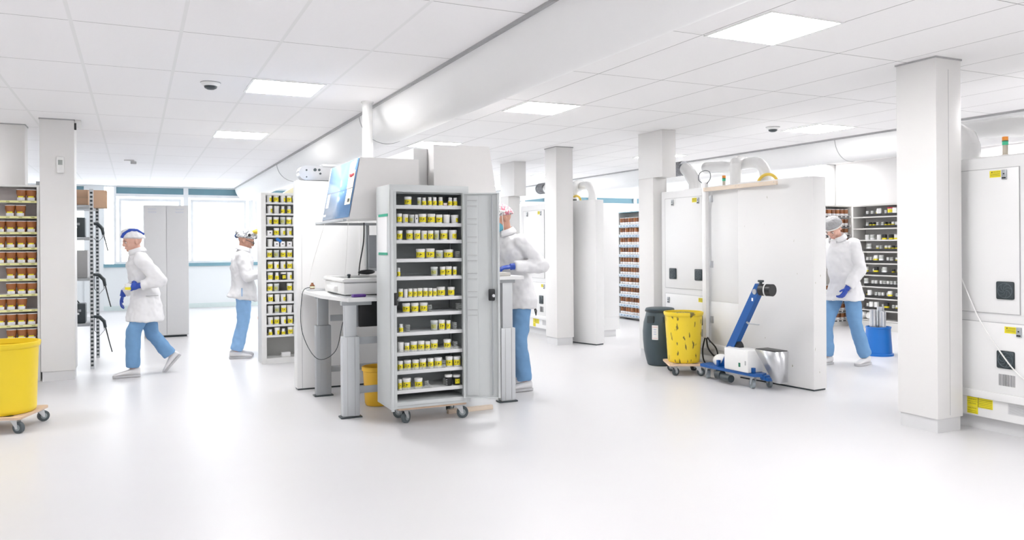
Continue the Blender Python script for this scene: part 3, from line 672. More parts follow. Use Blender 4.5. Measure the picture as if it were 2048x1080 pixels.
# pc under the desk
t = thing('computer_case', 'black computer case hung under the left desk', 'computer', (1.87, 6.95, .66))
MB().box(-.13, -.22, 0, .19, .2, .245, .008).build('case', BLACK, t); MB().box(-.15, -.2, .0, -.131, .18, .25, .003).build('front_panel', MONG, t)
for i, (dx, dy) in enumerate(((0, 0), (.03, .02), (.055, .0), (.02, .05))):
    cable('black cable in the tangle below the left desk, strand %s' % ORD[i], [(2.0 + dx, 6.45 + dy, .91), (1.97 + dx, 6.5 + dy, .8), (2.02 + dx * .3, 6.5, .68), (1.97 + dx, 6.5 + dy, .6), (2.0 + dx * .5, 6.55, .5), (1.99 + dx * .4, 6.58 + dy, .37)], .0045, CHAR if i % 2 else BLACK)
# amber waste bin
def bin_(name, label, x, y, z, prof, m_, rim, cat='bin', inner=None):
    t = thing(name, label, cat, (x, y, z))
    MB().lathe(prof, seg=40, cap=False).build('shell', m_, t)
    bt = MB(); bt.lathe([(prof[0][0], prof[0][1] + .002), (.001, prof[0][1] + .003)], seg=40); bt.build('base', m_, t)
    MB().lathe(rim + [rim[0]], seg=40, cap=False).build('rim', m_, t)
    if inner: MB().lathe([(inner[0], inner[1]), (inner[0] * .5, inner[1] + .015), (.001, inner[1] + .008)], seg=30).build('contents', inner[2], t)
    return t
bin_('waste_bin', 'amber yellow waste bin under the left desk', 1.875, 6.62, .003, [(.105, 0), (.115, .02), (.13, .30)], GOLD, [(.131, .29), (.140, .295), (.140, .325), (.128, .33), (.126, .29)])

# ------------------------------------------------------------------ filling machines with fan grilles
def fan(parent, x, y, z, s=.062):
    m = MB(); m.box(x - .012, y - s, z - s, x, y + s, z + s, .010); f = m.build('fan_grille', CHAR, parent)
    b = MB()
    b.tube([(x - .013, y + s * .82 * math.cos(2 * PI * i / 24), z + s * .82 * math.sin(2 * PI * i / 24)) for i in range(25)], .0022, 6)
    for k in range(7):
        a = 2 * PI * k / 7; pts = []
        for q in range(6):
            u = q / 5; rr = s * (.12 + .68 * u); aa = a + u * 1.1
            pts.append((x - .013, y + rr * math.cos(aa), z + rr * math.sin(aa)))
        b.tube(pts, .0024, 6)
    b.build('swirl_blades', mat('fan_blade_grey', (.10, .13, .15), .4, noise=.1), f)
def warning(parent, y0, y1, z0, z1, x=-.001, word='WARNING', lines=3, big=True):
    m = MB(); m.box(x - .0012, y0, z0, x, y1, z1)
    W, H = y1 - y0, z1 - z0
    # lettering faces -X ; text right = -Y
    def T(s, u, v, size): text_mesh(m, s, Matrix.Translation((x - .0016, y1 - W * u, z0 + H * v)) @ Matrix.Rotation(R(-90), 4, 'Z') @ Matrix.Rotation(R(90), 4, 'X'), size, 1)
    T(word, .58, .78, H * .26)
    cy, cz, q = y1 - W * .2, z0 + H * .78, H * .12
    m.prism([(cy - q, cz - q * .8), (cy + q, cz - q * .8), (cy, cz + q)], 'x', x - .0018, x - .0012, 1)
    for i in range(lines):
        zz = z0 + H * (.55 - i * .5 / lines); m.box(x - .0016, y0 + W * .08, zz, x - .0012, y1 - W * .08, zz + H * .035, 0, 1)
    return m.build('warning_label', [LABY, INK], parent)
def latch(parent, y, z, x=0, s=1):
    m = MB(); m.box(x - .010, y - .018 * s, z - .034, x, y + .018 * s, z + .034, .003); l = m.build('latch', ALUD, parent)
    m = MB(); m.box(x - .0112, y - .014, z - .028, x - .01, y + .014, z - .018); m.cyl((x - .013, y, z + .006), (x - .009, y, z + .006), .005, seg=10); m.build('latch_slot', BLACK, l)
def hinge(parent, y, z, x=0):
    m = MB()
    m.box(x - .008, y - .026, z - .036, x, y - .003, z + .036, .002); m.box(x - .008, y + .003, z - .036, x, y + .026, z + .036, .002); m.cyl((x - .008, y, z - .036), (x - .008, y, z + .036), .005, seg=8)
    m.build('hinge', STEEL, parent)
def machine(label, X, E, near=-.56, far=.80, depth=.95, extras=True):
    """face towards -X at X ; E = world Y of the near edge of the tall door"""
    t = thing('filling_machine', label, 'machine', (X, E, 0))
    m = MB(); m.box(.004, near, .29, depth, far, 1.965, .006); m.box(.006, near, .1, depth, far, .2905); m.build('housing', WHITE, t)
    MB().box(-.016, near, .236, .05, far, .292, .006).build('ledge', WHITE, t)
    MB().box(.05, near + .02, 0, depth - .05, far - .02, .1).build('plinth', SKIRT, t)
    def door(y0, y1, z0, z1):
        m = MB(); m.box(-.004, y0, z0, .006, y1, z1, .002); d = m.build('door', WHITE, t)
        g = MB(); e = .0035
        g.box(-.003, y0 - e, z1, .0045, y1 + e, z1 + e); g.box(-.003, y0 - e, z0 - e, .0045, y1 + e, z0); g.box(-.003, y0 - e, z0, .0045, y0, z1); g.box(-.003, y1, z0, .0045, y1 + e, z1)
        g.build('door_gap', SEAM, d); return d
    d = door(0, .70, .857, 1.879); latch(d, .098, 1.832, -.004); latch(d, .555, 1.832, -.004); warning(d, .125, .205, 1.817, 1.865, -.004); fan(d, .095, 0, 0) if False else None
    fan(d, -.004, .095, 1.02); fan(d, -.004, .552, 1.02)
    d = door(-.06, .70, .292, .788); latch(d, .003, .735, -.004); latch(d, .64, .715, -.004); warning(d, .025, .105, .722, .768, -.004)
    fan(d, -.004, .095, .535); 
    g = MB()
    for i in range(11): g.box(-.0055, .035 + i * .0108, .35, -.004, .039 + i * .0108, .43)
    g.build('vent_slots', DARK, d)
    m = MB(); m.box(-.0055, .53, .375, -.004, .60, .435); m.build('rating_plate', mat('plate_grey', (.5, .5, .51), noise=.05), d)
    m = MB(); m.box(-.0055, .50, .46, -.004, .53, .60); m.build('handle_slot', BLACK, d)
    # labels on the skirt
    m = MB(); m.box(.003, .20, .163, .006, .39, .232); m.box(.003, .31, .112, .006, .39, .161)
    for r_, (u, v) in enumerate(((.35, .215), (.35, .185))): text_mesh(m, ('WARNING', 'CAUTION')[r_], Matrix.Translation((.0025, u, v)) @ Matrix.Rotation(R(-90), 4, 'Z') @ Matrix.Rotation(R(90), 4, 'X'), .013, 1)
    text_mesh(m, 'CAUTION', Matrix.Translation((.0025, .35, .150)) @ Matrix.Rotation(R(-90), 4, 'Z') @ Matrix.Rotation(R(90), 4, 'X'), .013, 1)
    for i in range(5): m.box(.0024, .205, .17 + i * .012, .003, .30, .1715 + i * .012, 0, 1)
    m.box(.0022, .305, .163, .003, .3065, .232, 0, 1); m.box(.0022, .31, .199, .003, .39, .2005, 0, 1)
    for i in range(2): m.box(.0024, .32, .12 + i * .012, .003, .385, .1215 + i * .012, 0, 1)
    m.build('yellow_labels', [LABY, INK], t)
    m = MB(); m.box(.004, -.14, .155, .006, .09, .228)
    for i in range(7): m.box(.0032, -.12, .165 + i * .008, .004, .08, .167 + i * .008, 0, 1)
    m.build('grey_label', [mat('grey_label_paper', (.62, .62, .63), noise=.04), SEAM], t)
    # near section with its hinged service panel
    m = MB(); m.box(-.002, near + .02, .75, .006, -.10, 1.93, .002); m.box(-.002, near + .02, .295, .006, -.10, .742, .002); m.build('service_panel', WHITE, t)
    hinge(t, -.118, 1.84); hinge(t, -.118, 1.14); hinge(t, -.118, .55)
    # top furniture
    m = MB(); m.box(.12, -.4, 1.965, .6, .5, 1.985, .004); m.build('top_plate', WHITE, t)
    return t
machine('tall white machine at the right edge behind the foreground pillar', 5.50, 3.41)
machine('tall white machine behind the yellow bin and slate drum', 5.56, 6.82, near=-.56, far=.78)
machine('tall white machine in the distance behind the masked worker', 5.50, 10.42)
# signal towers
def tower(x, y, z, label):
    t = thing('signal_tower', label, 'signal light', (x, y, z))
    MB().lathe([(.03, 0), (.03, .006), (.018, .01), (.018, .075)], seg=18).build('post', BEIGE, t)
    MB().lathe([(.020, .075), (.020, .100)], seg=18).build('green_lens', GLENS, t); MB().lathe([(.0205, .100), (.0205, .108)], seg=18).build('ring', mat('dark_green', (.05, .15, .08), noise=.1), t)
    MB().lathe([(.020, .108), (.020, .135), (.001, .138)], seg=18).build('orange_lens', ORANGE, t)
tower(5.68, 3.62, 1.985, 'orange and green signal tower on the machine at the right edge')
tower(5.95, 6.96, 1.985, 'orange and green signal tower on the middle machine')
# white pipework
def pipe(pts, r, label, name='exhaust_pipe', m_=PIPE, seg=24):
    return tag(MB().tube([Vector(p) for p in pts], r, seg).build(name, m_), label, 'pipe')
def arc(c, r, a0, a1, plane='yz', n=10):
    out = []
    for i in range(n + 1):
        a = R(a0 + (a1 - a0) * i / n)
        out.append((c[0], c[1] + r * math.cos(a), c[2] + r * math.sin(a)) if plane == 'yz' else (c[0] + r * math.cos(a), c[1], c[2] + r * math.sin(a)))
    return out
def pipeset(Y, tagname, X=6.0):
    pipe([(X, Y + .73, 1.965), (X, Y + .73, 2.08), (X, Y + .75, 2.11), (X, Y + .84, 2.22), (X, Y + .90, 2.26), (X, Y + .92, 2.27)], .075, 'white elbowed pipe rising from %s' % tagname)
    m = MB(); rings = []; pts = []; rr = []
    for i in range(25): pts.append((X, Y + .93 + i * .010, 2.275)); rr.append(.082 + (.007 if i % 3 == 1 else 0) - .004 * (i % 2))
    tag(m.tube(pts, rr, 20).build('foil_hose', FLEX), 'crinkled grey foil hose joined to the pipe on %s' % tagname, 'hose')
    pipe([(X + .35, Y + .95, 2.29), (X + .3, Y + .6, 2.27), (X + .2, Y + .35, 2.23), (X + .12, Y + .12, 2.23)], .07, 'white horizontal pipe running above %s' % tagname)
    pipe([(X - .02, Y, 1.985)] + arc((X - .02, Y + .0, 2.24), .0001, 0, 1, n=1) + [(X - .02, Y + .0, 2.25), (X + .05, Y + .03, 2.275), (X + .15, Y + .06, 2.27)], .062, 'white upright pipe with a rounded top on %s' % tagname)
    pipe([(X + .1, Y - .33, 1.97)] + arc((X + .1, Y - .15, 2.06), .18, 180, 90, n=8) + [(X + .1, Y + .05, 2.24)], .062, 'white arched pipe at the near end of %s' % tagname)
pipeset(6.80, 'the middle machine')
pipeset(10.35, 'the distant machine')
pipe([(6.0, 4.10, 1.985), (6.0, 4.10, 2.12), (6.05, 4.16, 2.2), (6.1, 4.3, 2.28)], .07, 'white angled pipe end beside the foreground pillar')
pipe([(6.3, 4.6, 2.30), (6.3, 3.98, 2.28), (6.28, 3.85, 2.26), (6.2, 3.3, 2.24), (6.2, 2.6, 2.24)], .08, 'white horizontal pipe above the machine at the right edge')
# yellow hose loops on top
def hoop(x, y, z, label):
    t = thing('yellow_hose', label, 'hose', (x, y, z))
    m = MB(); m.tube([(0, .14 * math.cos(a), .10 * math.sin(a)) for a in [PI * i / 14 for i in range(15)]], .016, 10, flat=1); m.build('hose', mat('warm_yellow_hose', (.85, .60, .08), .4, noise=.05), t)
    m = MB(); m.cyl((0, -.14, -.0), (0, -.14, .02), .02, seg=10); m.cyl((0, .14, 0), (0, .14, .02), .02, seg=10); m.build('fitting', CHAR, t)
hoop(6.0, 6.34, 1.985, 'yellow hose loop on top of the middle machine'); hoop(5.95, 10.25, 1.985, 'yellow hose loop on top of the distant machine'); hoop(5.8, 3.1, 1.985, 'yellow hose loop at the right picture edge')
cable('black cable loop on top of the machine at the right edge', [(5.62, 3.44, 1.99), (5.62, 3.36, 2.04), (5.62, 3.2, 2.06), (5.62, 3.0, 1.99)], .006)
tag(MB().box(-.12, -.15, 0, .12, .15, .09, .006).build('white_box', PLW, None, (5.95, 3.3, 1.985)), 'white box on top of the machine at the right edge', 'box')
tag(MB().box(-.1, -.08, 0, .1, .08, .05, .004).build('junction_box', CHAR, None, (5.85, 10.3, 1.985)), 'dark junction box on top of the distant machine', 'box')
# white cable hanging over the right machine
cable('thin white cable hanging diagonally across the machine at right', [(5.47, 4.0, 1.5), (5.47, 3.80, 1.057), (5.47, 3.678, .799), (5.47, 3.534, .593), (5.47, 3.393, .438), (5.47, 3.2, .33)], .005, PLW)

# partition between machines
def pp_wall(label, A, B, thick, h, mt):
    A, B = Vector(A), Vector(B); d = (B - A); ln = d.length; d.normalize(); nrm = Vector((-d.y, d.x)) ; 
    if nrm.x < 0: nrm = -nrm
    c = (A + B) / 2 + nrm * thick / 2
    return partition('partition_panel', label, c.x, c.y, math.atan2(d.y, d.x), ln, thick, h, mt)
pp_wall('large white partition panel with chips, behind the blue lift cart', (5.505, 6.235), (5.598, 5.338), .18, 1.975, PANELSC)
pp_wall('tall white partition panel right of the middle pillar', (5.40, 9.72), (5.585, 9.10), .16, 1.965, WHITE)
# wood batten on the panel
t = thing('wood_strip', 'thin pale wooden strip screwed across the top of the white panels', 'strip', (5.475, 6.19, 1.935))
MB().box(-.012, -.53, -.02, .012, .53, .02, .002).build('batten', PINE, t)
m = MB()
for y in (-.5, -.02, .03, .49): m.cyl((-.013, y, .006), (-.011, y, .006), .004, seg=8)
m.build('screw', ALUD, t)
# cable conduit
t = thing('cable_conduit', 'upright white cable conduit running down the middle machine', 'conduit', (5.50, 6.735, .355))
MB().box(-.022, -.03, 0, .022, .03, 1.66, .006).build('duct_body', PIPE, t)
cable('black cable looping out of the conduit bottom', [(5.50, 6.745, .37), (5.49, 6.78, .22), (5.48, 6.74, .10), (5.48, 6.62, .07), (5.49, 6.54, .16), (5.49, 6.56, .26), (5.49, 6.66, .33), (5.50, 6.725, .37)], .008)
cable('second black cable curving from the conduit to the plug', [(5.50, 6.73, .37), (5.48, 6.68, .26), (5.48, 6.60, .19), (5.49, 6.53, .165)], .009)
tag(MB().box(-.02, -.03, -.03, .02, .03, .03, .01).build('plug', BLACK, None, (5.48, 6.54, .165)), 'black plug at the cable loop beside the blue cart', 'plug')
cable('thin grey cable loop on top of the conduit', [(5.50, 6.76, 2.0), (5.50, 6.84, 2.05), (5.50, 6.82, 2.12), (5.50, 6.74, 2.14), (5.50, 6.66, 2.12), (5.50, 6.65, 2.05), (5.50, 6.72, 1.99)], .004, CHAR)

# ------------------------------------------------------------------ blue lift cart
t = thing('lift_cart', 'blue steel wheeled cart with raised arm, white control box and steel hopper', 'cart', (5.24, 6.0, 0))
m = MB(); m.prism([(-.09, .40), (.05, .42), (.07, .30), (.07, -.36), (-.02, -.40), (-.08, -.36), (-.10, .30)], 'z', .122, .150); m.box(-.01, -.42, .10, .20, -.36, .135, .004); m.box(.0, -.46, .09, .05, -.36, .12, .004); m.build('base_frame', BLUE, t)
for x, y in ((-.03, .34), (-.03, -.30), (.15, -.33), (.05, .30)): castor(t, x, y, .045, .122, R(70), HUB)
m = MB(); m.tube([(0, .16, .15), (0, .02, .36)], [.042, .042], 4); m.build('lower_post', BLUE, t)
m = MB()
A, B = Vector((0, .06, .30)), Vector((0, -.36, .965)); d = (B - A).normalized(); n = Vector((0, -d.z, d.y)); hw = .044
m.loft([[A + n * hw + Vector((-.03, 0, 0)), A + n * hw + Vector((.03, 0, 0)), A - n * hw + Vector((.03, 0, 0)), A - n * hw + Vector((-.03, 0, 0))], [B + n * hw * .9 + Vector((-.03, 0, 0)), B + n * hw * .9 + Vector((.03, 0, 0)), B - n * hw * .9 + Vector((.03, 0, 0)), B - n * hw * .9 + Vector((-.03, 0, 0))]])
arm = m.build('arm', BLUE, t)
m = MB(); m.cyl((-.045, .02, .335), (.045, .02, .335), .03, seg=16); m.cyl((-.04, -.325, .91), (.04, -.325, .91), .026, seg=16); m.build('pivot', STEEL, arm)
m = MB(); m.cyl((-.02, -.03, .355), (.035, -.03, .355), .07, seg=24); m.build('pulley', BLACK, arm)
m = MB(); m.cyl((0, -.37, .93), (.02, -.50, .93), .056, .056, 24); mo = m.build('motor_drum', BLACK, arm); m = MB(); m.cyl((.0, -.43, .93), (.003, -.438, .93), .0585, seg=24); m.build('white_ring', PLW, mo)
m = MB(); m.cyl((0, -.36, .96), (0, -.37, 1.0), .014, seg=10); m.box(-.012, -.40, 1.0, .012, -.34, 1.02, .004); m.build('clamp_knob', CHAR, arm)
m = MB(); m.cyl((0, -.13, .64), (-.01, -.22, .60), .010, seg=8); m.cyl((-.01, -.215, .602), (-.01, -.36, .605), .006, seg=8); m.build('lever', ALUD, arm)
MB().box(-.032, -.30, .82, -.0305, -.28, .85).build('white_sticker', LABW, arm)
m = MB(); m.box(-.10, -.30, .15, .09, .03, .36, .012); cb = m.build('control_box', PLW, t)
MB().box(-.104, -.20, .195, -.098, -.175, .235, .003).build('green_switch', GREEN, cb); MB().box(-.103, -.275, .22, -.0995, -.262, .26).build('label', SEAM, cb)
m = MB(); m.ell((.03, .22, .19), (.07, .10, .07)); m.build('white_cover', PLW, t)
MB().box(-.06, .16, .15, -.03, .19, .21, .003).build('bracket', BLUE, t); MB().box(-.06, -.33, .15, -.03, -.30, .20, .003).build('bracket', BLUE, t)
m = MB(); m.cyl((-.07, .10, .062), (-.09, -.06, .062), .036, seg=20); m.cyl((-.07, .16, .075), (-.07, .09, .075), .045, seg=16); m.build('drive_motor', CHAR, t)
m = MB(); tp = [(-.09, -.64), (.07, -.64), (.07, -.38), (-.09, -.38)]; bt = [(-.03, -.635), (.06, -.635), (.06, -.555), (-.03, -.555)]
m.loft([[Vector((p[0], p[1], .10)) for p in bt], [Vector((p[0], p[1], .385)) for p in tp]], cap=False); m.box(-.03, -.635, .098, .06, -.555, .10); hp = m.build('hopper', STEEL, t); sm = hp.modifiers.new('s', 'SOLIDIFY'); sm.thickness = .003
m = MB(); m.box(-.085, -.635, .378, .065, -.385, .392, .004); m.build('hopper_lid', BLACK, hp)
# slate drum
t = thing('plastic_drum', 'slate blue plastic drum with lid beside the yellow bin', 'drum', (5.335, 7.33, 0))
prof = [(.125, 0), (.14, .01), (.155, .06), (.178, .16), (.190, .28), (.192, .38), (.182, .48), (.160, .56), (.150, .60)]
MB().lathe(prof, seg=40).build('body', DRUM, t)
MB().lathe([(.158, .598), (.160, .60), (.160, .632), (.152, .64), (.14, .643), (.001, .646)], seg=40).build('lid', DRUM, t)
MB().lathe([(.163, .60), (.166, .605), (.166, .618), (.163, .62)], seg=40).build('clamp_ring', CHAR, t)
a = math.atan2(-7.33, -5.36) - .28
m = MB(); q = .196
m.loft([[Vector((q * math.cos(a + u), q * math.sin(a + u), z)) for u in (-.18, -.06, .06, .18)] for z in (.30, .46)], 0, cap=False, closed=False)
q = .1975
m.loft([[Vector((q * math.cos(a + u), q * math.sin(a + u), z)) for u in (-.15, 0, .15)] for z in (.315, .318)], 1, cap=False, closed=False); m.loft([[Vector((q * math.cos(a + u), q * math.sin(a + u), z)) for u in (-.15, 0, .15)] for z in (.44, .443)], 1, cap=False, closed=False)
for z in (.36, .385, .41): m.loft([[Vector((q * math.cos(a + u), q * math.sin(a + u), z_)) for u in (-.08, 0, .08)] for z_ in (z, z + .004)], 2, cap=False, closed=False)
m.build('label', [LABW, INKR, INKB], t)
for s in (-.62, .45): 
    aa = math.atan2(-7.33, -5.36) + s; m = MB()
    m.box(-.012, -.045, .48, .02, .045, .56, .01, M=Matrix.Rotation(aa, 4, 'Z') @ Matrix.Translation((.168, 0, 0))); m.build('grip', CHAR, t)
# yellow bins
def ybin(label, x, y, z, rb, rt, h, m_, inner=None, rz=0):
    return bin_('round_bin', label, x, y, z, [(rb * .96, 0), (rb, .012), (rb + (rt - rb) * .08, .03), (rb + (rt - rb) * .10, .05), (rt * .965, h - .05), (rt * .97, h - .01)], m_, [(rt * .97, h - .045), (rt, h - .04), (rt * 1.03, h - .02), (rt * 1.03, h - .004), (rt, h), (rt * .96, h - .002), (rt * .955, h - .04)], inner=inner)
ybin('scuffed yellow round bin full of scrap on a wooden dolly', 5.20, 6.73, .125, .163, .20, .525, YELSC, (.188, .50, SWARF))
dolly('furniture_dolly', 'small plywood dolly on castors under the scuffed yellow bin', 5.19, 6.73, R(-27), .36, .42, .122)
ybin('clean yellow round bin at the left picture edge', -.915, 7.07, .125, .220, .246, .53, YEL)
dolly('furniture_dolly', 'plywood dolly on castors under the clean yellow bin at left', -.925, 7.07, R(-18), .48, .48, .122, r=.042)

# ------------------------------------------------------------------ shelving with amber jars, far left
ZL = [1.846, 1.687, 1.526, 1.368, 1.212, 1.052, 0.895, 0.738, 0.581, 0.424, 0.276, 0.119]
t = thing('jar_shelving', 'white shelving unit full of amber jars at the left edge', 'shelving', (-1.6, 9.5, 0))
m = MB(); m.box(.69, -.11, 0, .714, .15, 2.0, .002); m.box(-.6, -.11, 1.985, .714, .15, 2.005, .002); m.box(-.6, -.11, 0, -.58, .15, 2.0); m.box(-.6, -.10, 0.0, .69, .14, .09); m.build('carcass', LEFTWH, t)
MB().box(-.58, .135, .09, .69, .15, 1.985).build('back_panel', LEFTBK, t)
MB().box(.716, .0, 0, .73, .14, 1.99).build('dark_edge', CHAR, t)
for z in ZL:
    s_ = MB().box(-.58, -.10, z - .022, .69, .135, z).build('shelf', LEFTWH, t)
    m = MB(); m.box(-.58, -.104, z - .024, .69, -.10, z - .002, 0, 0)
    for k in range(12): m.box(-.55 + k * .108, -.1052, z - .016, -.52 + k * .108, -.104, z - .009, 0, 1)
    m.build('price_strip', [RAILY, mat('dark_green_print', (.35, .36, .12), noise=.1)], s_)
colx = {'a': -1.232, 'b': -1.142, 'c': -1.050, 'd': -.963}
rowsL = ['cd', 'bc', 'abcd', 'abcd', 'abcd', 'bcd', 'bcd', 'abc', 'abcd', 'bcd', 'd', 'd']
shift = {0: -.004, 1: -.012, 2: 0}
for r_, rw in enumerate(rowsL):
    for k, c in enumerate(rw):
        x = colx[c] - (.006 if r_ in (1,) else 0)
        put_jar('A', x, 9.445, ZL[r_] + .0002, .093, .112, 'amber jar with white and yellow label, %s from right, %s row, left shelving' % (ORD[len(rw) - 1 - k], ORD[r_]), 'amber jars on the left shelving', rz=R(-6 + random.uniform(-6, 6)))
tag(MB().box(-.02, -.02, 0, .02, .02, .045, .003).build('small_grey_box', MONG, None, (-.905, 9.5, 2.006)), 'small grey box on top of the left jar shelving', 'box')
m = MB(); pts = []; rr = []
for i in range(20): pts.append((-1.5 + i * .013, 10.6, 2.33)); rr.append(.085 + .006 * (i % 2))
tag(m.tube(pts, rr, 18).build('foil_hose', FLEX), 'crinkled grey foil hose end at the left picture edge', 'hose')

# ------------------------------------------------------------------ slotted-angle rack, left
t = thing('slotted_rack', 'slotted metal rack with tool cases beside the left pillar', 'rack', (-.9, 10.5, 0))
def post(x, y, hgt=2.02):
    m = MB(); m.box(x - .02, y - .002, 0, x + .02, y, hgt); m.box(x + .018, y - .002, 0, x + .02, y + .03, hgt)
    p = m.build('post', ALU, t)
    s = MB(); z = .03
    while z < hgt - .03: s.box(x - .013, y - .004, z, x + .012, y - .0022, z + .022); z += .045
    s.build('slots', CHAR, p)
for x in (.455, -.6):
    post(x, -.47); post(x + (.02 if x > 0 else 0), .50)
for z in (1.84, 1.48, 1.02, .51):
    m = MB(); m.box(-.6, -.46, z - .03, .45, .50, z, .002); m.build('shelf', ALUD, t)
t = thing('cardboard_box', 'brown cardboard box on the rack top beside the left pillar', 'box', (-.74, 10.25, 1.841)); MB().box(-.26, -.18, 0, .26, .18, .17, .003).build('carton', CARD, t); MB().box(-.26, -.1805, .075, .26, -.18, .095).build('tape', mat('brown_tape', (.45, .31, .20), .3, noise=.04), t)
t = thing('cardboard_box', 'brown cardboard box overhanging the right end of the rack top', 'box', (-.49, 10.85, 1.841)); MB().box(-.18, -.13, 0, .18, .13, .21, .003).build('carton', mat('light_cardboard', (.56, .38, .26), .8, noise=.04), t)
def toolcase(label, x, y, z, w_, d_, h_, mt, rz=0):
    t = thing('tool_case', label, 'case', (x, y, z), rz)
    MB().box(-w_ / 2, -d_ / 2, 0, w_ / 2, d_ / 2, h_, .012).build('shell', mt, t)
    m = MB(); m.tube([(-.08, 0, h_), (-.06, 0, h_ + .03), (.06, 0, h_ + .03), (.08, 0, h_)], .008, 8); m.build('handle', BLACK, t)
    MB().box(-.05 + w_ * .12, -d_ / 2 - .002, h_ * .45, .05 + w_ * .12, -d_ / 2, h_ * .55).build('label', LABW, t)
    for q in (-.3, .3): MB().box(q * w_ - .015, -d_ / 2 - .008, h_ * .6, q * w_ + .015, -d_ / 2, h_ * .72, .003).build('clasp', ALUD, t)
    return t
toolcase('black tool case with hoses on the second rack shelf', -.68, 10.2, 1.481, .34, .25, .22, CHAR)
toolcase('black power unit on the lowest rack shelf', -.66, 10.2, .511, .30, .24, .22, CHAR)
tag(MB().box(-.17, -.2, 0, .17, .2, .31, .006).build('grey_cabinet_box', mat('mid_grey_case', (.42, .42, .42), .5, noise=.04), None, (-.66, 10.3, 1.021)), 'plain grey metal box on the third rack shelf', 'box')
def lance(label, x, y, z, L_):
    t = thing('blow_gun', label, 'tool', (x, y, z))
    m = MB(); m.tube([(-.06, 0, .06), (0, 0, .05), (.045, 0, 0), (.06, 0, -.07)], [.014, .02, .02, .014], 10); m.build('grip', CHAR, t)
    m = MB(); m.tube([(.06, 0, -.07), (.10, 0, -.25), (.10 + L_ * .25, 0, -.25 - L_)], [.007, .006, .006], 8); m.build('nozzle', BLACK, t)
    m = MB(); m.tube([(-.05, 0, .05), (-.05, .0, -.1), (0, .0, -.16), (.05, 0, -.1), (.03, 0, .0)], .003, 6); m.build('wire_loop', CHAR, t)
lance('dark blow gun with thin nozzle hanging on the rack at mid height', -.37, 10.02, 1.0, .06); lance('dark blow gun with thin nozzle hanging low on the rack', -.37, 10.02, .53, .10); lance('dark curved hose end hanging high on the rack', -.39, 10.25, 1.58, .01)

# ------------------------------------------------------------------ double door cabinet far back left
t = thing('tall_cupboard', 'pale grey two-door cupboard in front of the far windows', 'cupboard', (.42, 13.2, 0))
MB().box(-.31, -.23, .03, .31, .23, 1.99, .008).build('carcass', mat('cupboard_side', (.70, .71, .72), noise=.01), t)
cw = mat('cupboard_grey', (.73, .735, .745), .45, noise=.01)
for s in (-1, 1):
    m = MB(); m.box(*sorted((s * .002, s * .308))[:1], -.245, .04, sorted((s * .002, s * .308))[1], -.23, 1.985, .004); d = m.build('door', cw, t)
    h = MB()
    for r_ in range(2): h.tube([(s * .19 - .06 + q * .008, -.246, 1.93 - r_ * .045 + .012 * math.sin(q * 2.3 + s + r_)) for q in range(15)], .0016, 5)
    h.build('handwriting', mat('faded_blue_marker', (.42, .5, .72), noise=.1), d)
MB().box(-.28, -.2, 0, .28, .2, .03).build('plinth', CHAR, t)
MB().box(-.33, -.20, .9, -.31, -.12, 1.1, .004).build('handle', MONG, t)

# ------------------------------------------------------------------ tub shelving beside worker
ZP = [1.874,1.745,1.617,1.487,1.358,1.23,1.096,0.969,0.838,0.714,0.583,0.45,0.326]
t = thing('tub_shelving', 'white narrow shelving full of yellow-labelled tubs beside the standing worker', 'shelving', (1.55, 9.62, 0))
m = MB(); m.box(-.24, -.14, 0, -.185, .17, 1.985, .003); m.box(-.24, -.14, 1.955, .30, .17, 1.985, .003); m.box(.28, -.14, 0, .30, .17, 1.985); m.box(-.185, -.14, 0, .28, .17, .06); m.build('carcass', LEFTWH, t)
MB().box(-.185, .155, .06, .28, .17, 1.955).build('back_panel', mat('grey_back', (.50, .50, .485), .6, noise=.02), t)
for z in ZP: MB().box(-.185, -.135, z - .022, .28, .155, z, .001).build('shelf', SHELFM, t)
PAT = ['PYPYW', 'PWbbW', 'PYgYP', 'nYPPW', 'WnnnP', 'YgYYW', 'YPPYP', 'YbKPW', 'Yg-YP', 'YWPWW', 'WgYWW', 'PYPYY', 'bPbYP']
cx_ = [1.412, 1.487, 1.562, 1.635, 1.70]
for r_, rw in enumerate(PAT):
    for k, c in enumerate(rw):
        if c == '-' or k == 4 and r_ % 2: continue
        h = .088 if c not in 'n' else .06; d = .062 if c not in 'bn' else (.045 if c == 'b' else .055)
        if r_ == 12 and c == 'b': h = .07
        put_jar(c, cx_[k] + random.uniform(-.004, .004), 9.50 + d / 2 - .005, ZP[r_] + .0002, d, h, '%s, %s from left, %s row, shelving by standing worker' % (desc(c), ORD[k], ORD[r_]), 'containers on the narrow shelving', rz=R(random.uniform(-12, 12)))
t = thing('blue_packet', 'small blue and white packet leaning over the fifth shelf row', 'packet', (1.50, 9.50, ZP[4] + .062)); MB().box(-.035, -.004, 0, .035, .012, .035, .003, M=Matrix.Rotation(R(35), 4, 'Y')).build('packet', BLUEP, t)
tag(MB().box(-.05, -.03, 0, .05, .03, .05, .003).build('printed_carton', LABW, None, (1.60, 9.6, .0605)), 'printed white carton at the bottom of the narrow shelving', 'box')
tag(MB().prism([(-.11, 0), (.15, 0), (.15, .07), (.0, .07)], 'y', -.08, .08).build('paper_stack', PAPERY, None, (1.68, 9.62, 1.9855)), 'cream sloped paper stack on top of the narrow shelving', 'paper')
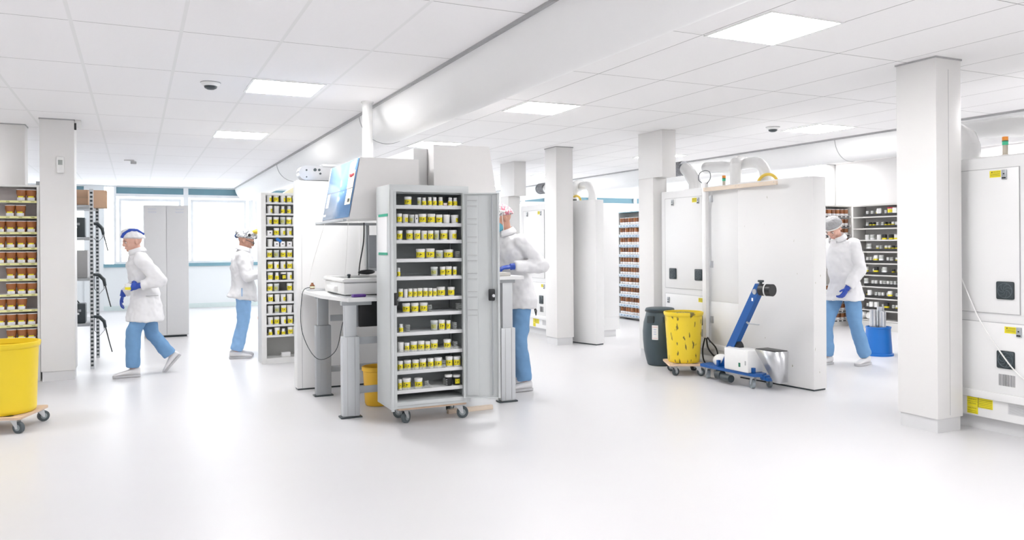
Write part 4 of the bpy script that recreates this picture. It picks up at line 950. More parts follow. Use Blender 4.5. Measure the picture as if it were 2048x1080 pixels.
# little workstation in front of standing worker
t = thing('packing_stand', 'slim stand with blue tray in front of the standing worker', 'stand', (1.60, 10.22, 0))
MB().cyl((-.06, 0, .02), (-.06, 0, .98), .008, seg=10).build('pole', ALUD, t); MB().box(-.12, -.14, .98, .12, .14, 1.0, .003).build('tray_base', ALU, t); MB().box(-.10, -.12, 1.0, .10, .12, 1.05, .006).build('tray', mat('navy_tray', (.03, .05, .2), .4, noise=.1), t); MB().box(-.12, -.12, 0, .12, .12, .02, .004).build('foot', ALUD, t)
t = thing('slim_bin', 'slim blue bin with orange band beside the narrow shelving', 'bin', (1.50, 10.52, 0)); MB().box(-.08, -.08, 0, .08, .08, .42, .01).build('body', BLUEP, t); MB().box(-.085, -.085, .42, .085, .085, .46, .004).build('band', ORANGE, t); MB().box(-.03, -.03, .46, .03, .03, 1.0).build('back_post', mat('pale_grey_post', (.55, .6, .62), noise=.03), t)
t = thing('parts_rack', 'white wall rack with small bins behind the standing worker', 'rack', (1.75, 10.9, 0))
m = MB(); m.box(-.2, .1, 0, .2, .13, 1.85); 
for z in (.9, 1.1, 1.3, 1.5, 1.7): m.box(-.2, -.06, z, .2, .1, z + .015)
m.build('frame', WHITE, t)
for z in (.915, 1.115, 1.315, 1.515, 1.715): 
    for q in (-.14, -.03, .08): MB().box(q - .04, -.05, z, q + .04, .05, z + .08, .006).build('bin', mat('frosted_bin', (.74, .80, .82), noise=.05), t)
t = thing('grey_board', 'plain grey board far behind the masked worker', 'board', (6.0, 13.6, 0)); MB().box(-.25, -.02, .0, .25, .02, 1.45, .004).build('board', mat('board_grey', (.52, .53, .53), noise=.03), t)

# ------------------------------------------------------------------ brown bottle rack, right of middle
ZB = [1.727,1.549,1.371,1.192,1.014,0.844,0.66,0.483,0.309,0.139]
ZB = [1.795 - .1785 * i for i in range(10)]
ZB = [z - .085 for z in ZB]
t = thing('bottle_shelving', 'white shelving of brown bottles between partition and pillar', 'shelving', (8.1, 11.85, 0))
m = MB(); m.box(-.14, -.40, 0, .15, -.38, 1.93); m.box(-.14, .38, 0, .15, .40, 1.93); m.box(.13, -.4, 0, .15, .4, 1.93); m.box(-.14, -.4, .04, .15, .4, .06); m.build('carcass', LEFTWH, t)
MB().box(-.15, -.40, 1.925, .15, .40, 1.94).build('top_rail', TEAL, t)
for z in ZB:
    s_ = MB().box(-.14, -.38, z - .012, .13, .38, z).build('shelf', LEFTWH, t)
    m = MB(); m.box(-.146, -.38, z - .05, -.14, .38, z - .004, 0, 0); m.box(-.147, -.38, z - .055, -.14, .38, z - .048, 0, 2)
    for k in range(8): m.box(-.148, -.37 + k * .096, z - .036, -.146, -.31 + k * .096, z - .018, 0, 1)
    m.build('label_strip', [mat('pale_blue_strip', (.62, .70, .80), noise=.03), mat('blue_grey_tag', (.20, .30, .42), noise=.1), CHAR], s_)
def simple_bottle(mt, lid, lab, name):
    m = MB(); m.lathe([(.46, 0), (.48, .03), (.48, .86), (.44, .92)], seg=12, mi=0); m.lathe([(.45, .92), (.45, 1.0), (.01, 1.0)], seg=12, mi=1); m.lathe([(.49, .04), (.49, .34)], seg=12, mi=2, cap=False)
    return m.mesh(name, [mt, lid, lab])
BME = [simple_bottle(AMBER, LABW, LABW, 'brown_bottle'), simple_bottle(AMBER2, LABW, LABW, 'brown_bottle')]
def put_simple(me, name, x, y, z, d, h, label, cat, group):
    o = bpy.data.objects.new(name, me); COL.objects.link(o); o.location = (x, y, z); o.scale = (d, d, h); tag(o, label, cat, group); return o
for r_, z in enumerate(ZB):
    y = -.34; k = 0
    while y < .34 and k < 9:
        d = random.choice((.078, .08, .082, .12)) if k not in (0,) else .08
        if y + d > .385: break
        put_simple(BME[random.random() < .45], 'brown_bottle', 8.022, 11.85 - (y + d / 2), z + .0002, d, .125, 'brown bottle, %s from right, %s row, rack beyond middle partition' % (ORD[8 - k], ORD[r_]), 'bottle', 'brown bottles on the middle shelving')
        y += d + .004; k += 1
# cream cubby unit next to it
t = thing('cubby_unit', 'cream cubby unit with a few small tubs left of the slate drum pillar', 'cubby unit', (8.1, 11.03, 0))
m = MB(); m.box(-.15, .37, 0, .2, .40, 1.95); m.box(-.15, -.40, 0, .2, -.37, 1.95); m.box(.18, -.4, 0, .2, .4, 1.95); m.box(-.15, -.4, 1.93, .2, .4, 1.95)
m.build('carcass', CREAM, t)
ZC = [1.77, 1.58, 1.39, 1.195, 1.0, .815, .625, .44, .25]
for z in ZC: MB().box(-.15, -.37, z - .02, .18, .37, z).build('shelf', CREAM, t)
for i, (z, dy, k) in enumerate(((ZC[1], .18, 'W'), (ZC[2], .15, 'P'), (ZC[3], .17, 'Y'), (ZC[4], .14, 'W'), (ZC[5], .2, 'Y'), (ZC[6], .12, 'W'), (ZC[7], .14, 'W'), (ZC[8], .16, 'W'))):
    put_jar(k, 8.03, 11.05 + dy, z + .0002, .075, .08, '%s alone in the cream cubby unit, compartment %s from top' % (desc(k), ORD[i + 1]), 'tubs in the cream cubby unit', rz=R(-50))

# ------------------------------------------------------------------ far right shelving with black trays
ZR = [1.766,1.584,1.402,1.220,1.038,0.856,0.674,0.492,0.310,0.155]
t = thing('tray_shelving', 'pale shelving of black trays and small tubs behind the walking right worker', 'shelving', (10.54, 8.55, 0))
m = MB(); m.box(-.15, .53, 0, .16, .56, 1.955, .002); m.box(-.15, -.56, 0, .16, -.53, 1.955); m.box(-.15, -.56, 1.93, .16, .56, 1.955); m.box(-.15, -.53, 0, .16, .53, .13); m.build('carcass', mat('cream_grey_shelf', (.72, .71, .69), noise=.01), t)
MB().box(.14, -.53, .13, .16, .53, 1.93).build('back_panel', mat('warm_grey_back', (.55, .54, .53), noise=.02), t)
for z in ZR: MB().box(-.15, -.53, z - .02, .14, .53, z).build('shelf', mat('cream_grey_shelf', (.72, .71, .69)), t)
SM = {'Y': simple_bottle(PLW, PLW, LABY, 'tub'), 'W': simple_bottle(PLW, PLW, LABW, 'tub'), 'K': simple_bottle(BLACK, BLACK, LABY, 'tub'), 'G': simple_bottle(mat('grey_glass_jar', (.52, .54, .52), .2, noise=.1), PLW, LABW, 'tub')}
tray = MB(); tray.box(-.06, 0, 0, .06, 1, .04); TRAYME = tray.mesh('black_tray', TRAYB)
rr_ = random.Random(3)
for r_, z in enumerate(ZR[:9]):
    if r_ != 2:
        o = bpy.data.objects.new('black_tray', TRAYME); COL.objects.link(o); o.location = (10.455, 8.18, z + .0002); o.scale = (1, .70, 1); tag(o, 'long black tray on the %s shelf down of the far right shelving' % ORD[r_], 'tray', 'black trays on the far right shelving')
    y = 8.86; k = 0
    while y > 8.2 and k < 12:
        kind = rr_.choice('YWGWGYKW'); big = rr_.random() < .25 or r_ == 2
        d = .075 if big else .05; front = (big or kind == 'Y')
        put_simple(SM[kind], 'tub', 10.455 if not big or r_ == 2 else 10.37 + .05, y, z + (.042 if not (r_ == 2) else .0003), d, (.08 if big else .05), 'small %s tub, %s from left, %s shelf, far right shelving' % ({'Y': 'yellow-labelled', 'W': 'white', 'G': 'grey', 'K': 'black'}[kind], ORD[k], ORD[r_]), 'tub', 'small tubs on the far right shelving')
        y -= d * 1.25 + (.03 if rr_.random() < .2 else 0); k += 1
t = thing('tub', 'large white tub with red lid at the top right of the far shelving', 'tub', (10.46, 8.42, ZR[0] + .041)); MB().lathe([(.055, 0), (.06, .07)], seg=20).build('body', PLW, t); MB().lathe([(.064, .07), (.064, .09), (.001, .092)], seg=20).build('lid', REDL, t); label_arc(.062, .01, .06, R(150), R(230), 0).build('label', [LABY], t)
for i in range(3):
    o = MB().lathe([(.001, 0), (.05, .01), (.055, .03), (.055, .16), (.04, .19), (.001, .2)], seg=20).build('white_canister', PLW, None, (10.47, 8.93 - i * .12, ZR[9] + .056)); o.rotation_euler = (0, R(-90), R(8 * i)); o.location.x = 10.55
    tag(o, 'white canister lying on the bottom shelf of the far right shelving, %s from left' % ORD[i], 'canister', 'white canisters on the bottom shelf')
# brown bottle shelving next to it
t = thing('bottle_shelving', 'shelving of brown bottles in the corner behind the right worker', 'shelving', (10.33, 9.52, 0))
m = MB(); m.box(-.36, -.15, 0, -.34, .15, 1.97); m.box(.34, -.15, 0, .37, .15, 1.97); m.box(-.36, -.15, 1.95, .37, .15, 1.97); m.box(-.34, .13, 0, .34, .15, 1.95); m.box(-.34, -.14, 0, .34, .13, .06); m.build('carcass', mat('cream_grey_shelf', (.72, .71, .69)), t)
ZQ = [1.80, 1.645, 1.49, 1.335, .56, .405, .25, .095]
for z in ZQ:
    s_ = MB().box(-.34, -.14, z - .015, .34, .13, z).build('shelf', LEFTWH, t)
    m = MB(); m.box(-.34, -.146, z - .03, .34, -.14, z, 0, 0)
    for k in range(7): m.box(-.33 + k * .096, -.148, z - .024, -.27 + k * .096, -.146, z - .008, 0, 1)
    m.build('label_strip', [LABW, BLACK], s_)
for r_, z in enumerate(ZQ):
    for k in range(7):
        put_simple(BME[(k + r_) % 2], 'brown_bottle', 10.33 - .29 + k * .096, 9.44, z + .0002, .09, .11, 'brown bottle, %s from left, %s row, corner shelving behind right worker' % (ORD[k], ORD[r_]), 'bottle', 'brown bottles on the corner shelving')
# steel side rack right of blue bin
t = thing('steel_rack', 'grey steel rack end upright beside the foreground pillar', 'rack', (8.32, 6.0, 0))
m = MB(); m.box(-.22, .40, 0, .22, .43, 2.26, .003); m.build('end_panel', ALUD, t); m = MB()
for z in (.08, .30, .52): m.box(-.22, -.3, z - .02, .22, .40, z)
m.build('shelves', ALUD, t)
for r_, z in enumerate((.08, .30)):
    for k in range(3): put_simple(BME[k % 2], 'brown_bottle', 8.17, 6.33 - k * .1, z + .0003, .09, .13, 'brown bottle low on the steel rack, %s shelf up, %s from the end' % (ORD[r_], ORD[k]), 'bottle', 'brown bottles on the steel rack')
bin_('round_bin', 'blue upturned tub with steel tubes inside behind the right worker', 8.10, 6.72, 0, [(.17, 0), (.17, .025), (.155, .03), (.138, .33)], BLUEP, [(.138, .325), (.144, .328), (.144, .345), (.132, .346), (.130, .325)])
for i, (dx, dy, hh) in enumerate(((-.05, .03, .55), (.04, .0, .58), (.0, -.06, .53))):
    tag(MB().cyl((0, 0, .01), (0, 0, hh), .04, seg=16).build('steel_tube', STEEL, None, (8.10 + dx, 6.72 + dy, 0)), 'steel tube standing in the blue tub, %s from left' % ORD[i], 'tube', 'steel tubes in the blue tub')

# ------------------------------------------------------------------ outside the windows
t = thing('building', 'pale blue building seen outside through the far window', 'building', (3.6, 32, 0))
MB().box(-1.0, 0, 0, 1.0, 3, 2.5, .05).build('wall', EXTW, t); MB().box(-.8, -.05, 1.95, .8, 0, 2.4).build('window_band', EXTB, t)
def car(x, y, label):
    t = thing('car', label, 'car', (x, y, -.1)); m = MB()
    m.prism([(-1.9, .3), (-1.9, .75), (-1.3, .85), (-.7, 1.35), (.7, 1.35), (1.2, .9), (1.9, .8), (1.95, .3)], 'y', 0, 1.7); m.build('body', mat('pale_car_paint', (.80, .84, .87), .3, noise=.02), t)
    m = MB(); m.prism([(-1.1, .88), (-.65, 1.27), (.6, 1.27), (1.0, .92)], 'y', -.01, 0); m.build('side_window', mat('car_glass', (.55, .66, .72), .1, noise=.05), t)
    for q in (-1.2, 1.2): m = MB(); m.cyl((q, -.02, .32), (q, .2, .32), .32, seg=20); m.build('wheel', mat('pale_tyre', (.45, .5, .54), noise=.05), t)
car(2.5, 26, 'pale car parked outside the far window between cupboard and standing worker')
tag(MB().box(-40, 0, -.2, 60, 60, -.1).build('forecourt', mat('pale_forecourt', (.78, .8, .82), .8, noise=.03), None, (0, 19.3, 0)), 'bright pale forecourt outside the far windows', 'ground')['kind'] = 'structure'

# ------------------------------------------------------------------ people
# local frame: +X the way the person faces, +Y the person's left, Z up
def remesh(o, vox, smooth=4, folds=0.0, fscale=.12):
    r = o.modifiers.new('remesh', 'REMESH'); r.mode = 'VOXEL'; r.voxel_size = vox; r.use_smooth_shade = True
    s = o.modifiers.new('smooth', 'SMOOTH'); s.iterations = smooth; s.factor = .5
    if folds:
        tx = bpy.data.textures.get('folds%g' % fscale) or bpy.data.textures.new('folds%g' % fscale, 'CLOUDS'); tx.noise_scale = fscale; tx.noise_depth = 1
        d = o.modifiers.new('folds', 'DISPLACE'); d.texture = tx; d.strength = folds; d.mid_level = .5; d.texture_coords = 'LOCAL'
def ring(c, rx, ry, M=None, n=20):
    out = []
    for i in range(n):
        a = 2 * PI * i / n; v = Vector((rx * math.cos(a), ry * math.sin(a), 0))
        if M is not None: v = M @ v
        out.append(Vector(c) + v)
    return out
def frame_from(zaxis, xaxis):
    z = Vector(zaxis).normalized(); x = (Vector(xaxis) - z * Vector(xaxis).dot(z)).normalized(); y = z.cross(x)
    return Matrix((x, y, z)).transposed()
def lerp(a, b, u): return Vector(a) * (1 - u) + Vector(b) * u
def make_hand(t, wrist, d, nrm, curl=.5, side=1, name='glove', mt=None, s=1.0):
    """five fingers; d = direction along the hand, nrm = palm normal, side = +1 thumb towards nrm x d"""
    d = Vector(d).normalized(); nrm = Vector(nrm); nrm = (nrm - d * nrm.dot(d)).normalized(); sd = nrm.cross(d) * side
    m = MB(); w0 = Vector(wrist)
    m.tube([w0 - d * .05, w0, w0 + d * .02], [.033 * s, .030 * s, .031 * s], 12)
    M3 = Matrix((d, sd, nrm)).transposed()
    m.ell(w0 + d * .05 * s, (.052 * s, .041 * s, .018 * s), M3, 14)
    for i, (off, ln) in enumerate(((.030, .072), (.010, .080), (-.011, .074), (-.030, .058))):
        p = w0 + d * .085 * s + sd * off * s; pts = [p - d * .03 * s, p]; a = 0.0; cur = p; seg = (ln * .45 * s, ln * .32 * s, ln * .25 * s)
        for q, L_ in enumerate(seg):
            a += curl * (1.0 if q else .75) * (1 + .08 * i); cur = cur + (d * math.cos(a) + nrm * math.sin(a)) * L_; pts.append(cur)
        m.tube(pts, [.0105 * s, .0105 * s, .0095 * s, .0088 * s, .0075 * s], 8)
    p = w0 + d * .025 * s + sd * .028 * s
    m.tube([p - sd * .015, p + sd * .012 + d * .012, p + sd * .026 * s + d * .034 * s + nrm * .012, p + sd * .024 * s + d * .058 * s + nrm * .026], [.014 * s, .0125 * s, .011 * s, .009 * s], 8)
    o = m.build(name, mt or GLOVE, t); remesh(o, .0042, 2); return o
def make_head(t, c, yaw, pitch, skin, s=1.0, glasses=False):
    """c = centre of skull ; face +X"""
    M3 = (Matrix.Rotation(yaw, 3, 'Z') @ Matrix.Rotation(pitch, 3, 'Y'))
    P = lambda x, y, z: Vector(c) + M3 @ (Vector((x, y, z)) * s)
    m = MB()
    m.ell(P(-.008, 0, .018), (.098 * s, .077 * s, .092 * s), M3); m.ell(P(.022, 0, -.045), (.068 * s, .061 * s, .068 * s), M3); m.ell(P(.056, 0, -.092), (.030 * s, .034 * s, .022 * s), M3)
    m.ell(P(.075, 0, .010), (.022 * s, .052 * s, .014 * s), M3)
    m.tube([P(.086, 0, .0), P(.104, 0, -.026), P(.094, 0, -.042)], [.009 * s, .0135 * s, .012 * s], 10)
    m.ell(P(.084, 0, -.066), (.014 * s, .024 * s, .010 * s), M3)
    for q in (-1, 1):
        m.ell(P(.062, q * .036, -.030), (.024 * s, .020 * s, .022 * s), M3); m.ell(P(-.010, q * .077, -.018), (.018 * s, .009 * s, .030 * s), M3)
    return m, M3, P
def person(label, loc, rz, p):
    t = thing('person', label, 'person', loc, rz)
    V = {k: Vector(v) for k, v in p['j'].items()}
    # ---- body : head, neck, forearm ends
    m, M3, P = make_head(t, V['head'], p.get('hyaw', 0), p.get('hpitch', 0), p['skin'])
    hc = V['head']
    m.tube([V['neck'] - Vector((0, 0, .06)), V['neck'], P(-.012, 0, -.055), P(-.010, 0, -.02)], [.055, .056, .052, .05], 16)
    m.tube([V['pelvis'], lerp(V['pelvis'], V['chest'], .5), V['chest'], V['neck'] - Vector((0, 0, .04))], [.08, .08, .085, .055], 16)
    for s in 'lr':
        m.tube([V['sh' + s], V['el' + s], V['wr' + s]], [.042, .036, .026], 12)
        m.tube([V['hip' + s], V['kn' + s], V['an' + s]], [.07, .05, .036], 12)
    m.tube([V['shl'], V['chest'] + Vector((0, 0, .06)), V['shr']], [.03, .06, .03], 12); m.tube([V['hipl'], V['pelvis'], V['hipr']], [.06, .07, .06], 12)
    b = m.build('body', p['skin'], t); remesh(b, .0055, 3)
    for q in (-1, 1):
        e = MB(); e.ell(P(.083, q * .031, -.005), (.008, .013, .007), M3, 12); e.build('eye', mat('eye_white', (.75, .72, .70), .3, noise=.02), t)
        e = MB(); e.ell(P(.089, q * .031, -.005), (.0045, .0055, .0055), M3, 10); e.build('pupil', EYEM, t)
        e = MB(); e.tube([P(.092, q * .016, .012), P(.094, q * .032, .017), P(.084, q * .05, .012)], [.003, .0038, .002], 8); e.build('eyebrow', HAIR, t)
    e = MB(); e.tube([P(.089, -.022, -.068), P(.097, 0, -.067), P(.089, .022, -.068)], [.002, .005, .002], 8); e.build('mouth', LIP, t)
    # ---- trousers
    m = MB(); hw = (V['hipl'] - V['hipr']).length / 2
    top = V['pelvis'] + Vector((0, 0, .14))
    m.loft([ring(top, .09, .125), ring(V['pelvis'] + Vector((0, 0, .04)), .10, .145), ring(V['pelvis'] - Vector((0, 0, .06)), .115, .155)])
    for s in 'lr':
        h, k, a = V['hip' + s], V['kn' + s], V['an' + s]
        pts = [h + Vector((0, 0, .02)), h, lerp(h, k, .5), k, lerp(k, a, .5), lerp(k, a, .86), lerp(k, a, .97)]
        m.tube(pts, [.070, .088, .086, .074, .072, .074, .070], 18)
    tr = m.build('trousers', p['pants'], t); remesh(tr, .011, 3, .022, .09)
    # ---- shoes
    for s in 'lr':
        a = V['an' + s]; d = Vector(p.get('toe' + s, (1, 0, 0))).normalized(); up = Vector(p.get('sup' + s, (0, 0, 1)))
        up = (up - d * up.dot(d)).normalized(); sd = up.cross(d); h0 = p.get('shoe_h', .085)
        base = a - up * h0
        m = MB(); secs = [(-.075, .030, .085), (-.06, .036, .10), (-.02, .036, .098), (.03, .038, .080), (.09, .044, .058), (.14, .045, .045), (.175, .034, .034), (.19, .012, .022)]
        rings = []
        for x, wd, hh in secs:
            rings.append([base + d * x + sd * (wd * math.cos(u)) + up * (hh / 2 + .008 + (hh / 2 - .004) * math.sin(u) * 1.0) for u in [2 * PI * i / 14 for i in range(14)]])
        m.loft(rings); sh = m.build('shoe', SHOE, t); sh.modifiers.new('s', 'SUBSURF').levels = 1
        m = MB(); rings = [[base + d * x + sd * (wd * 1.04 * q) + up * z_ for q, z_ in ((-1, 0), (1, 0), (1, .022), (-1, .022))] for x, wd, hh in secs]; m.loft(rings); m.build('sole', SOLE, sh)
    # ---- coat
    m = MB(); fw = Vector((1, 0, 0)); ax = (V['neck'] - V['pelvis'])
    hem = V['pelvis'] + Vector(p.get('hem', (0, 0, -.14)))
    spine = [(hem, p.get('hemr', (.165, .215))), (lerp(hem, V['pelvis'], .6), (.168, .215)), (V['pelvis'] + Vector((0, 0, .06)), (.138, .178)), (lerp(V['pelvis'], V['chest'], .62), (.130, .170)), (V['chest'], (.135, .190)), (lerp(V['chest'], V['neck'], .45), (.125, .195)), (lerp(V['chest'], V['neck'], .75), (.098, .150)), (lerp(V['chest'], V['neck'], .95), (.070, .085)), (V['neck'] + (V['head'] - V['neck']) * .10, (.064, .070))]
    rings = []
    for i, (c, (rx, ry)) in enumerate(spine):
        a_, b_ = spine[max(0, i - 1)][0], spine[min(len(spine) - 1, i + 1)][0]
        rings.append(ring(c, rx, ry, frame_from(b_ - a_, fw), 24))
    m.loft(rings)
    for s in 'lr':
        sh, el, wr = V['sh' + s], V['el' + s], V['wr' + s]
        inn = lerp(sh, V['chest'], .35)
        m.ell(sh, (.078, .078, .078)); m.tube([inn, sh], [.075, .076], 18); m.tube([sh, lerp(sh, el, .5), lerp(sh, el, .94)], [.076, .070, .063], 18); m.ell(el, (.060, .060, .060)); m.tube([lerp(el, wr, .04), lerp(el, wr, .5), lerp(el, wr, .93)], [.063, .058, .053], 18)
    co = m.build('coat', COAT, t); remesh(co, .010, 4, .030, .085)
    # collar
    m = MB(); cN = V['neck'] + (V['head'] - V['neck']) * .06
    F_ = frame_from(V['head'] - V['neck'], fw); rings = []
    for z_, r1 in ((-.02, .082), (.02, .074), (.03, .078), (.0, .092), (-.025, .098)): rings.append([cN + F_ @ Vector((r1 * math.cos(u), r1 * 1.12 * math.sin(u), z_)) for u in [R(28) + R(304) * i / 20 for i in range(21)]])
    m.loft(rings, cap=False, closed=False); k_ = m.build('collar', COAT, co); k_.modifiers.new('s', 'SOLIDIFY').thickness = .004
    return t, V, M3, P, co
def cap(t, P, M3, mt, s=1.0, lump=0.0, rx=.124, rz_=.122, name='cap'):
    m = MB(); rings = []
    tilt = R(-14)
    for i in range(9):
        a = (PI / 2) * i / 8
        rr = math.cos(a); zz = math.sin(a)
        ring_ = []
        for k in range(24):
            u = 2 * PI * k / 24
            rr2 = rr ** .8; v = Vector((rx * rr2 * math.cos(u) - .014, .100 * rr2 * math.sin(u), .010 + rz_ * zz + .034 * math.cos(u) * rr))
            ring_.append(P(*v))
        rings.append(ring_)
    m.loft(rings); o = m.build(name, mt, t)
    if lump:
        o.modifiers.new('sub', 'SUBSURF').levels = 1
        tx = bpy.data.textures.get('capfolds') or bpy.data.textures.new('capfolds', 'CLOUDS'); tx.noise_scale = .03
        d = o.modifiers.new('f', 'DISPLACE'); d.texture = tx; d.strength = lump; d.texture_coords = 'LOCAL'
    return o

# --- walking worker on the left, facing -X
j = dict(pelvis=(0, 0, .80), chest=(.045, 0, 1.10), neck=(.085, 0, 1.315), head=(.125, .0, 1.435),
         shl=(.05, .175, 1.235), shr=(.08, -.165, 1.24), ell=(-.14, .30, 1.01), wrl=(.06, .24, .965), elr=(.06, -.28, 1.0), wrr=(.22, -.24, .85),
         hipl=(0, .09, .78), hipr=(0, -.09, .78), knl=(.12, .09, .47), anl=(.13, .085, .088), knr=(-.06, -.09, .43), anr=(-.24, -.10, .18))
t, V, M3, P, co = person('person in white coat and blue trousers walking left, holding a small jar', (.095, 9.30, 0), PI,
    dict(j=j, skin=SKIN2, pants=SCRUB, toel=(1, .05, 0), toer=(.62, -.1, -.72), supr=(.75, 0, .62), hyaw=R(22), hpitch=R(14), hem=(.01, 0, -.22), hemr=(.195, .235)))
cap(t, P, M3, mat('pale_bouffant', (.76, .76, .78), .8, noise=.03), lump=.012)
m = MB(); m.tube([P(.112, .03, .055), P(.085, .04, .088), P(.02, .055, .112), P(-.05, .06, .098), P(-.11, .055, .04)], [.014, .018, .020, .018, .012], 10); m.build('blue_cap_band', GLOVE, t)
make_hand(t, V['wrl'], (.9, -.35, -.15), (.1, -.9, -.2), .75, 1); make_hand(t, V['wrr'], (.25, .0, -1), (-.9, .1, -.1), .4, -1)
m = MB(); m.box(-.03, -.002, -.03, .03, .002, .02, 0); 
MB().box(-.12, .175, .85, .0, .20, .855, .002).build('pocket_seam', SEAM, co)
t = thing('tub', 'white and yellow tub in the gloved hand of the left walking worker', 'tub', (.095 - .165, 9.30 - .20, .915)); MB().lathe([(.03, 0), (.032, .055)], seg=18).build('body', PLW, t); MB().lathe([(.034, .055), (.034, .07), (.001, .071)], seg=18).build('lid', PLW, t); label_arc(.033, .008, .035, R(150), R(360), 0).build('label', [LABY], t)

# --- standing worker in profile, facing +X
j = dict(pelvis=(.0, 0, .82), chest=(-.02, 0, 1.11), neck=(.0, 0, 1.325), head=(.035, 0, 1.445),
         shl=(-.02, .165, 1.24), shr=(-.02, -.165, 1.24), ell=(.03, .235, .99), wrl=(.23, .14, 1.04), elr=(.03, -.235, .99), wrr=(.22, -.13, 1.05),
         hipl=(0, .085, .78), hipr=(0, -.085, .78), knl=(.0, .09, .44), anl=(-.07, .09, .088), knr=(-.01, -.09, .44), anr=(-.10, -.10, .088))
t, V, M3, P, co = person('person standing in profile in white coat, light blue trousers and patterned cap', (1.20, 10.22, 0), R(-4),
    dict(j=j, skin=SKIN, pants=SCRUB2, toel=(1, .1, 0), toer=(1, -.08, 0), hyaw=R(-8), hpitch=R(24), hem=(-.02, 0, -.10), hemr=(.185, .20)))
cap(t, P, M3, CAPGREY, lump=.014)
m = MB(); m.ell(P(-.115, 0, .045), (.045, .04, .035), M3); kn = m.build('cap_knot', CAPGREY, t); MB().ell(P(-.12, 0, .0), (.03, .02, .03), M3).build('knot_tail', mat('navy_cloth', (.05, .08, .2), noise=.1), t)
m = MB(); m.ell(P(.085, -.03, .150), (.070, .05, .030), M3 @ Matrix.Rotation(R(-28), 3, 'Y')); m.build('yellow_ear_shell', mat('safety_yellow', (.88, .62, .05), .4, noise=.06), t)
m = MB(); m.cyl(P(.02, -.085, .07), P(.02, -.122, .07), .018, seg=16); m.build('black_knob', BLACK, t)
m = MB(); m.tube([P(.0, -.09, .05), P(.01, -.075, .10), P(.03, 0, .125), P(.01, .075, .10)], .009, 8); m.build('headband', PLW, t)
m = MB(); m.box(-.002, -.06, -.014, .004, .06, .012, .002, M=Matrix.Translation(P(.102, 0, -.004)) @ M3.to_4x4()); m.tube([P(.10, -.06, 0), P(.0, -.084, .0)], .003, 6); m.build('glasses', CHAR, t)
make_hand(t, V['wrl'], (.9, -.2, -.2), (0, -.3, -1), .6, 1); make_hand(t, V['wrr'], (.9, .2, -.2), (0, .3, -1), .6, -1)
MB().box(-.035, -.215, .76, -.025, -.195, .86, .001).build('coat_slit', SCRUB2, co)

# --- masked worker bending at the right desk, facing -X
j = dict(pelvis=(-.09, 0, .90), chest=(-.03, 0, 1.22), neck=(.035, 0, 1.475), head=(.085, 0, 1.615),
         shl=(-.04, .18, 1.385), shr=(-.02, -.18, 1.385), ell=(-.21, .28, 1.16), wrl=(.09, .25, 1.165), elr=(-.08, -.28, 1.15), wrr=(.20, -.18, 1.15),
         hipl=(-.09, .09, .86), hipr=(-.09, -.09, .86), knl=(-.05, .10, .48), anl=(-.10, .10, .09), knr=(-.06, -.10, .48), anr=(-.07, -.12, .09))
t, V, M3, P, co = person('masked person in white coat leaning over the right desk', (3.165, 6.70, 0), PI,
    dict(j=j, skin=SKIN, pants=SCRUB, toel=(1, 0, 0), toer=(1, -.1, 0), hyaw=R(-6), hpitch=R(24), hem=(0, 0, -.13), hemr=(.16, .205)))
cap(t, P, M3, CAPPINK, lump=.010)
m = MB(); m.ell(P(.060, 0, -.062), (.058, .066, .058), M3); m.build('face_mask', MASK, t)
m = MB(); m.tube([P(.0, .095, .05), P(.03, .092, -.04), P(.055, .085, -.12)], .003, 6); m.build('mask_strap', PLW, t)
m = MB(); m.lathe([(.001, 0), (.03, 0), (.03, .03), (.001, .03)], M=Matrix.Translation(P(.04, .08, .075)) @ M3.to_4x4() @ Matrix.Rotation(R(-90), 4, 'X')); m.build('headset', PLW, t)
m = MB(); m.cyl(P(.04, .11, .075), P(.04, .118, .075), .016, seg=16); m.build('dark_knob', BLACK, t)
m = MB(); m.tube([P(.11, -.05, .05), P(.07, .0, .115), P(.04, .07, .09), P(-.02, .09, .05), P(-.09, .05, .04)], .012, 8); m.build('headband', PLW, t)
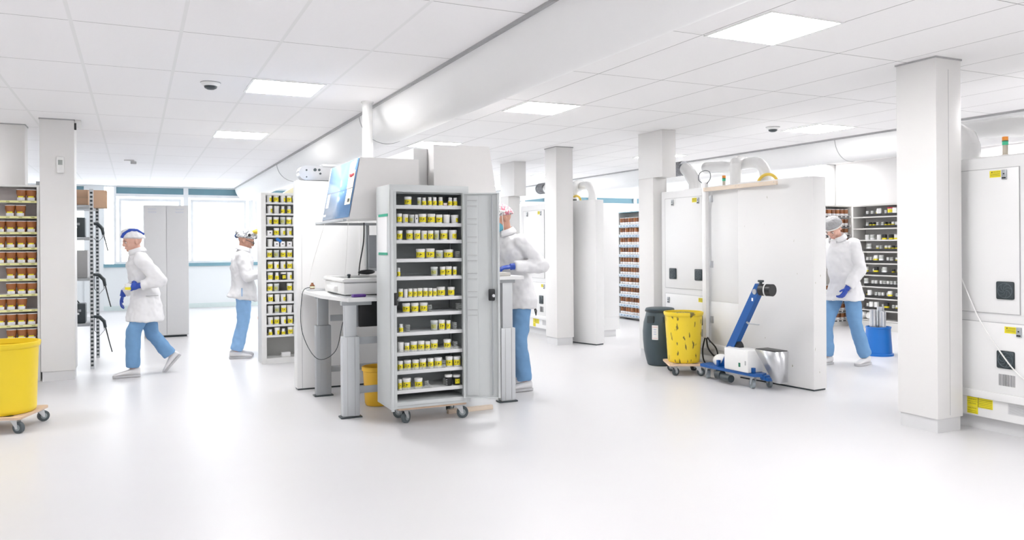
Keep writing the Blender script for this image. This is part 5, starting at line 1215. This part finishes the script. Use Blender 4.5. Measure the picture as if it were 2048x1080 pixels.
make_hand(t, V['wrl'], (.95, -.2, -.1), (0, -.2, -1), .5, 1); make_hand(t, V['wrr'], (.95, .2, -.1), (0, .2, -1), .5, -1)
m = MB(); m.tube([(-.21, .09, .80), (-.23, .10, .74), (-.22, .11, .70), (-.21, .10, .76)], .006, 6); m.build('key_clip', BLACK, t)
# things on right desk
tag(MB().box(-.10, -.12, 0, .10, .12, .03, .004).build('grey_plate', mat('warm_grey_plate', (.55, .53, .50), noise=.03), None, (2.84, 6.32, 1.0925)), 'warm grey plate on the corner of the right desk', 'plate')
# --- blurred worker at the right, facing -X, looking down
j = dict(pelvis=(-.02, 0, .86), chest=(.03, 0, 1.17), neck=(.09, 0, 1.41), head=(.155, 0, 1.53),
         shl=(.03, .17, 1.335), shr=(.04, -.17, 1.335), ell=(.0, .235, 1.07), wrl=(.13, .17, .865), elr=(.08, -.24, 1.07), wrr=(.2, -.17, .9),
         hipl=(-.02, .09, .82), hipr=(-.02, -.09, .82), knl=(-.07, .10, .46), anl=(-.20, .12, .088), knr=(.17, -.09, .46), anr=(.16, -.09, .088))
t, V, M3, P, co = person('person in white coat and hairnet walking behind the big partition, head bowed', (7.14, 6.38, 0), R(180),
    dict(j=j, skin=SKIN2, pants=SCRUB, toel=(1, .2, 0), toer=(1, 0, 0), hyaw=R(12), hpitch=R(42), hem=(0, 0, -.14), hemr=(.19, .22)))
cap(t, P, M3, mat('grey_hairnet', (.36, .36, .37), .9, noise=.25, nscale=60), lump=.012)
m = MB(); m.tube([P(.112 * math.cos(u) - .008, .090 * math.sin(u), .012 + .030 * math.cos(u)) for u in [2 * PI * i / 24 for i in range(25)]], .007, 8); m.build('hairnet_hem', PLW, t)
make_hand(t, V['wrl'], (.5, -.2, -.85), (.3, -.9, 0), .5, 1); make_hand(t, V['wrr'], (.5, .2, -.85), (.3, .9, 0), .5, -1)

# prototypes never placed go
for k, pz in list(PROTO.items()):
    if k not in USED:
        for c in list(pz.children): bpy.data.objects.remove(c)
        bpy.data.objects.remove(pz)
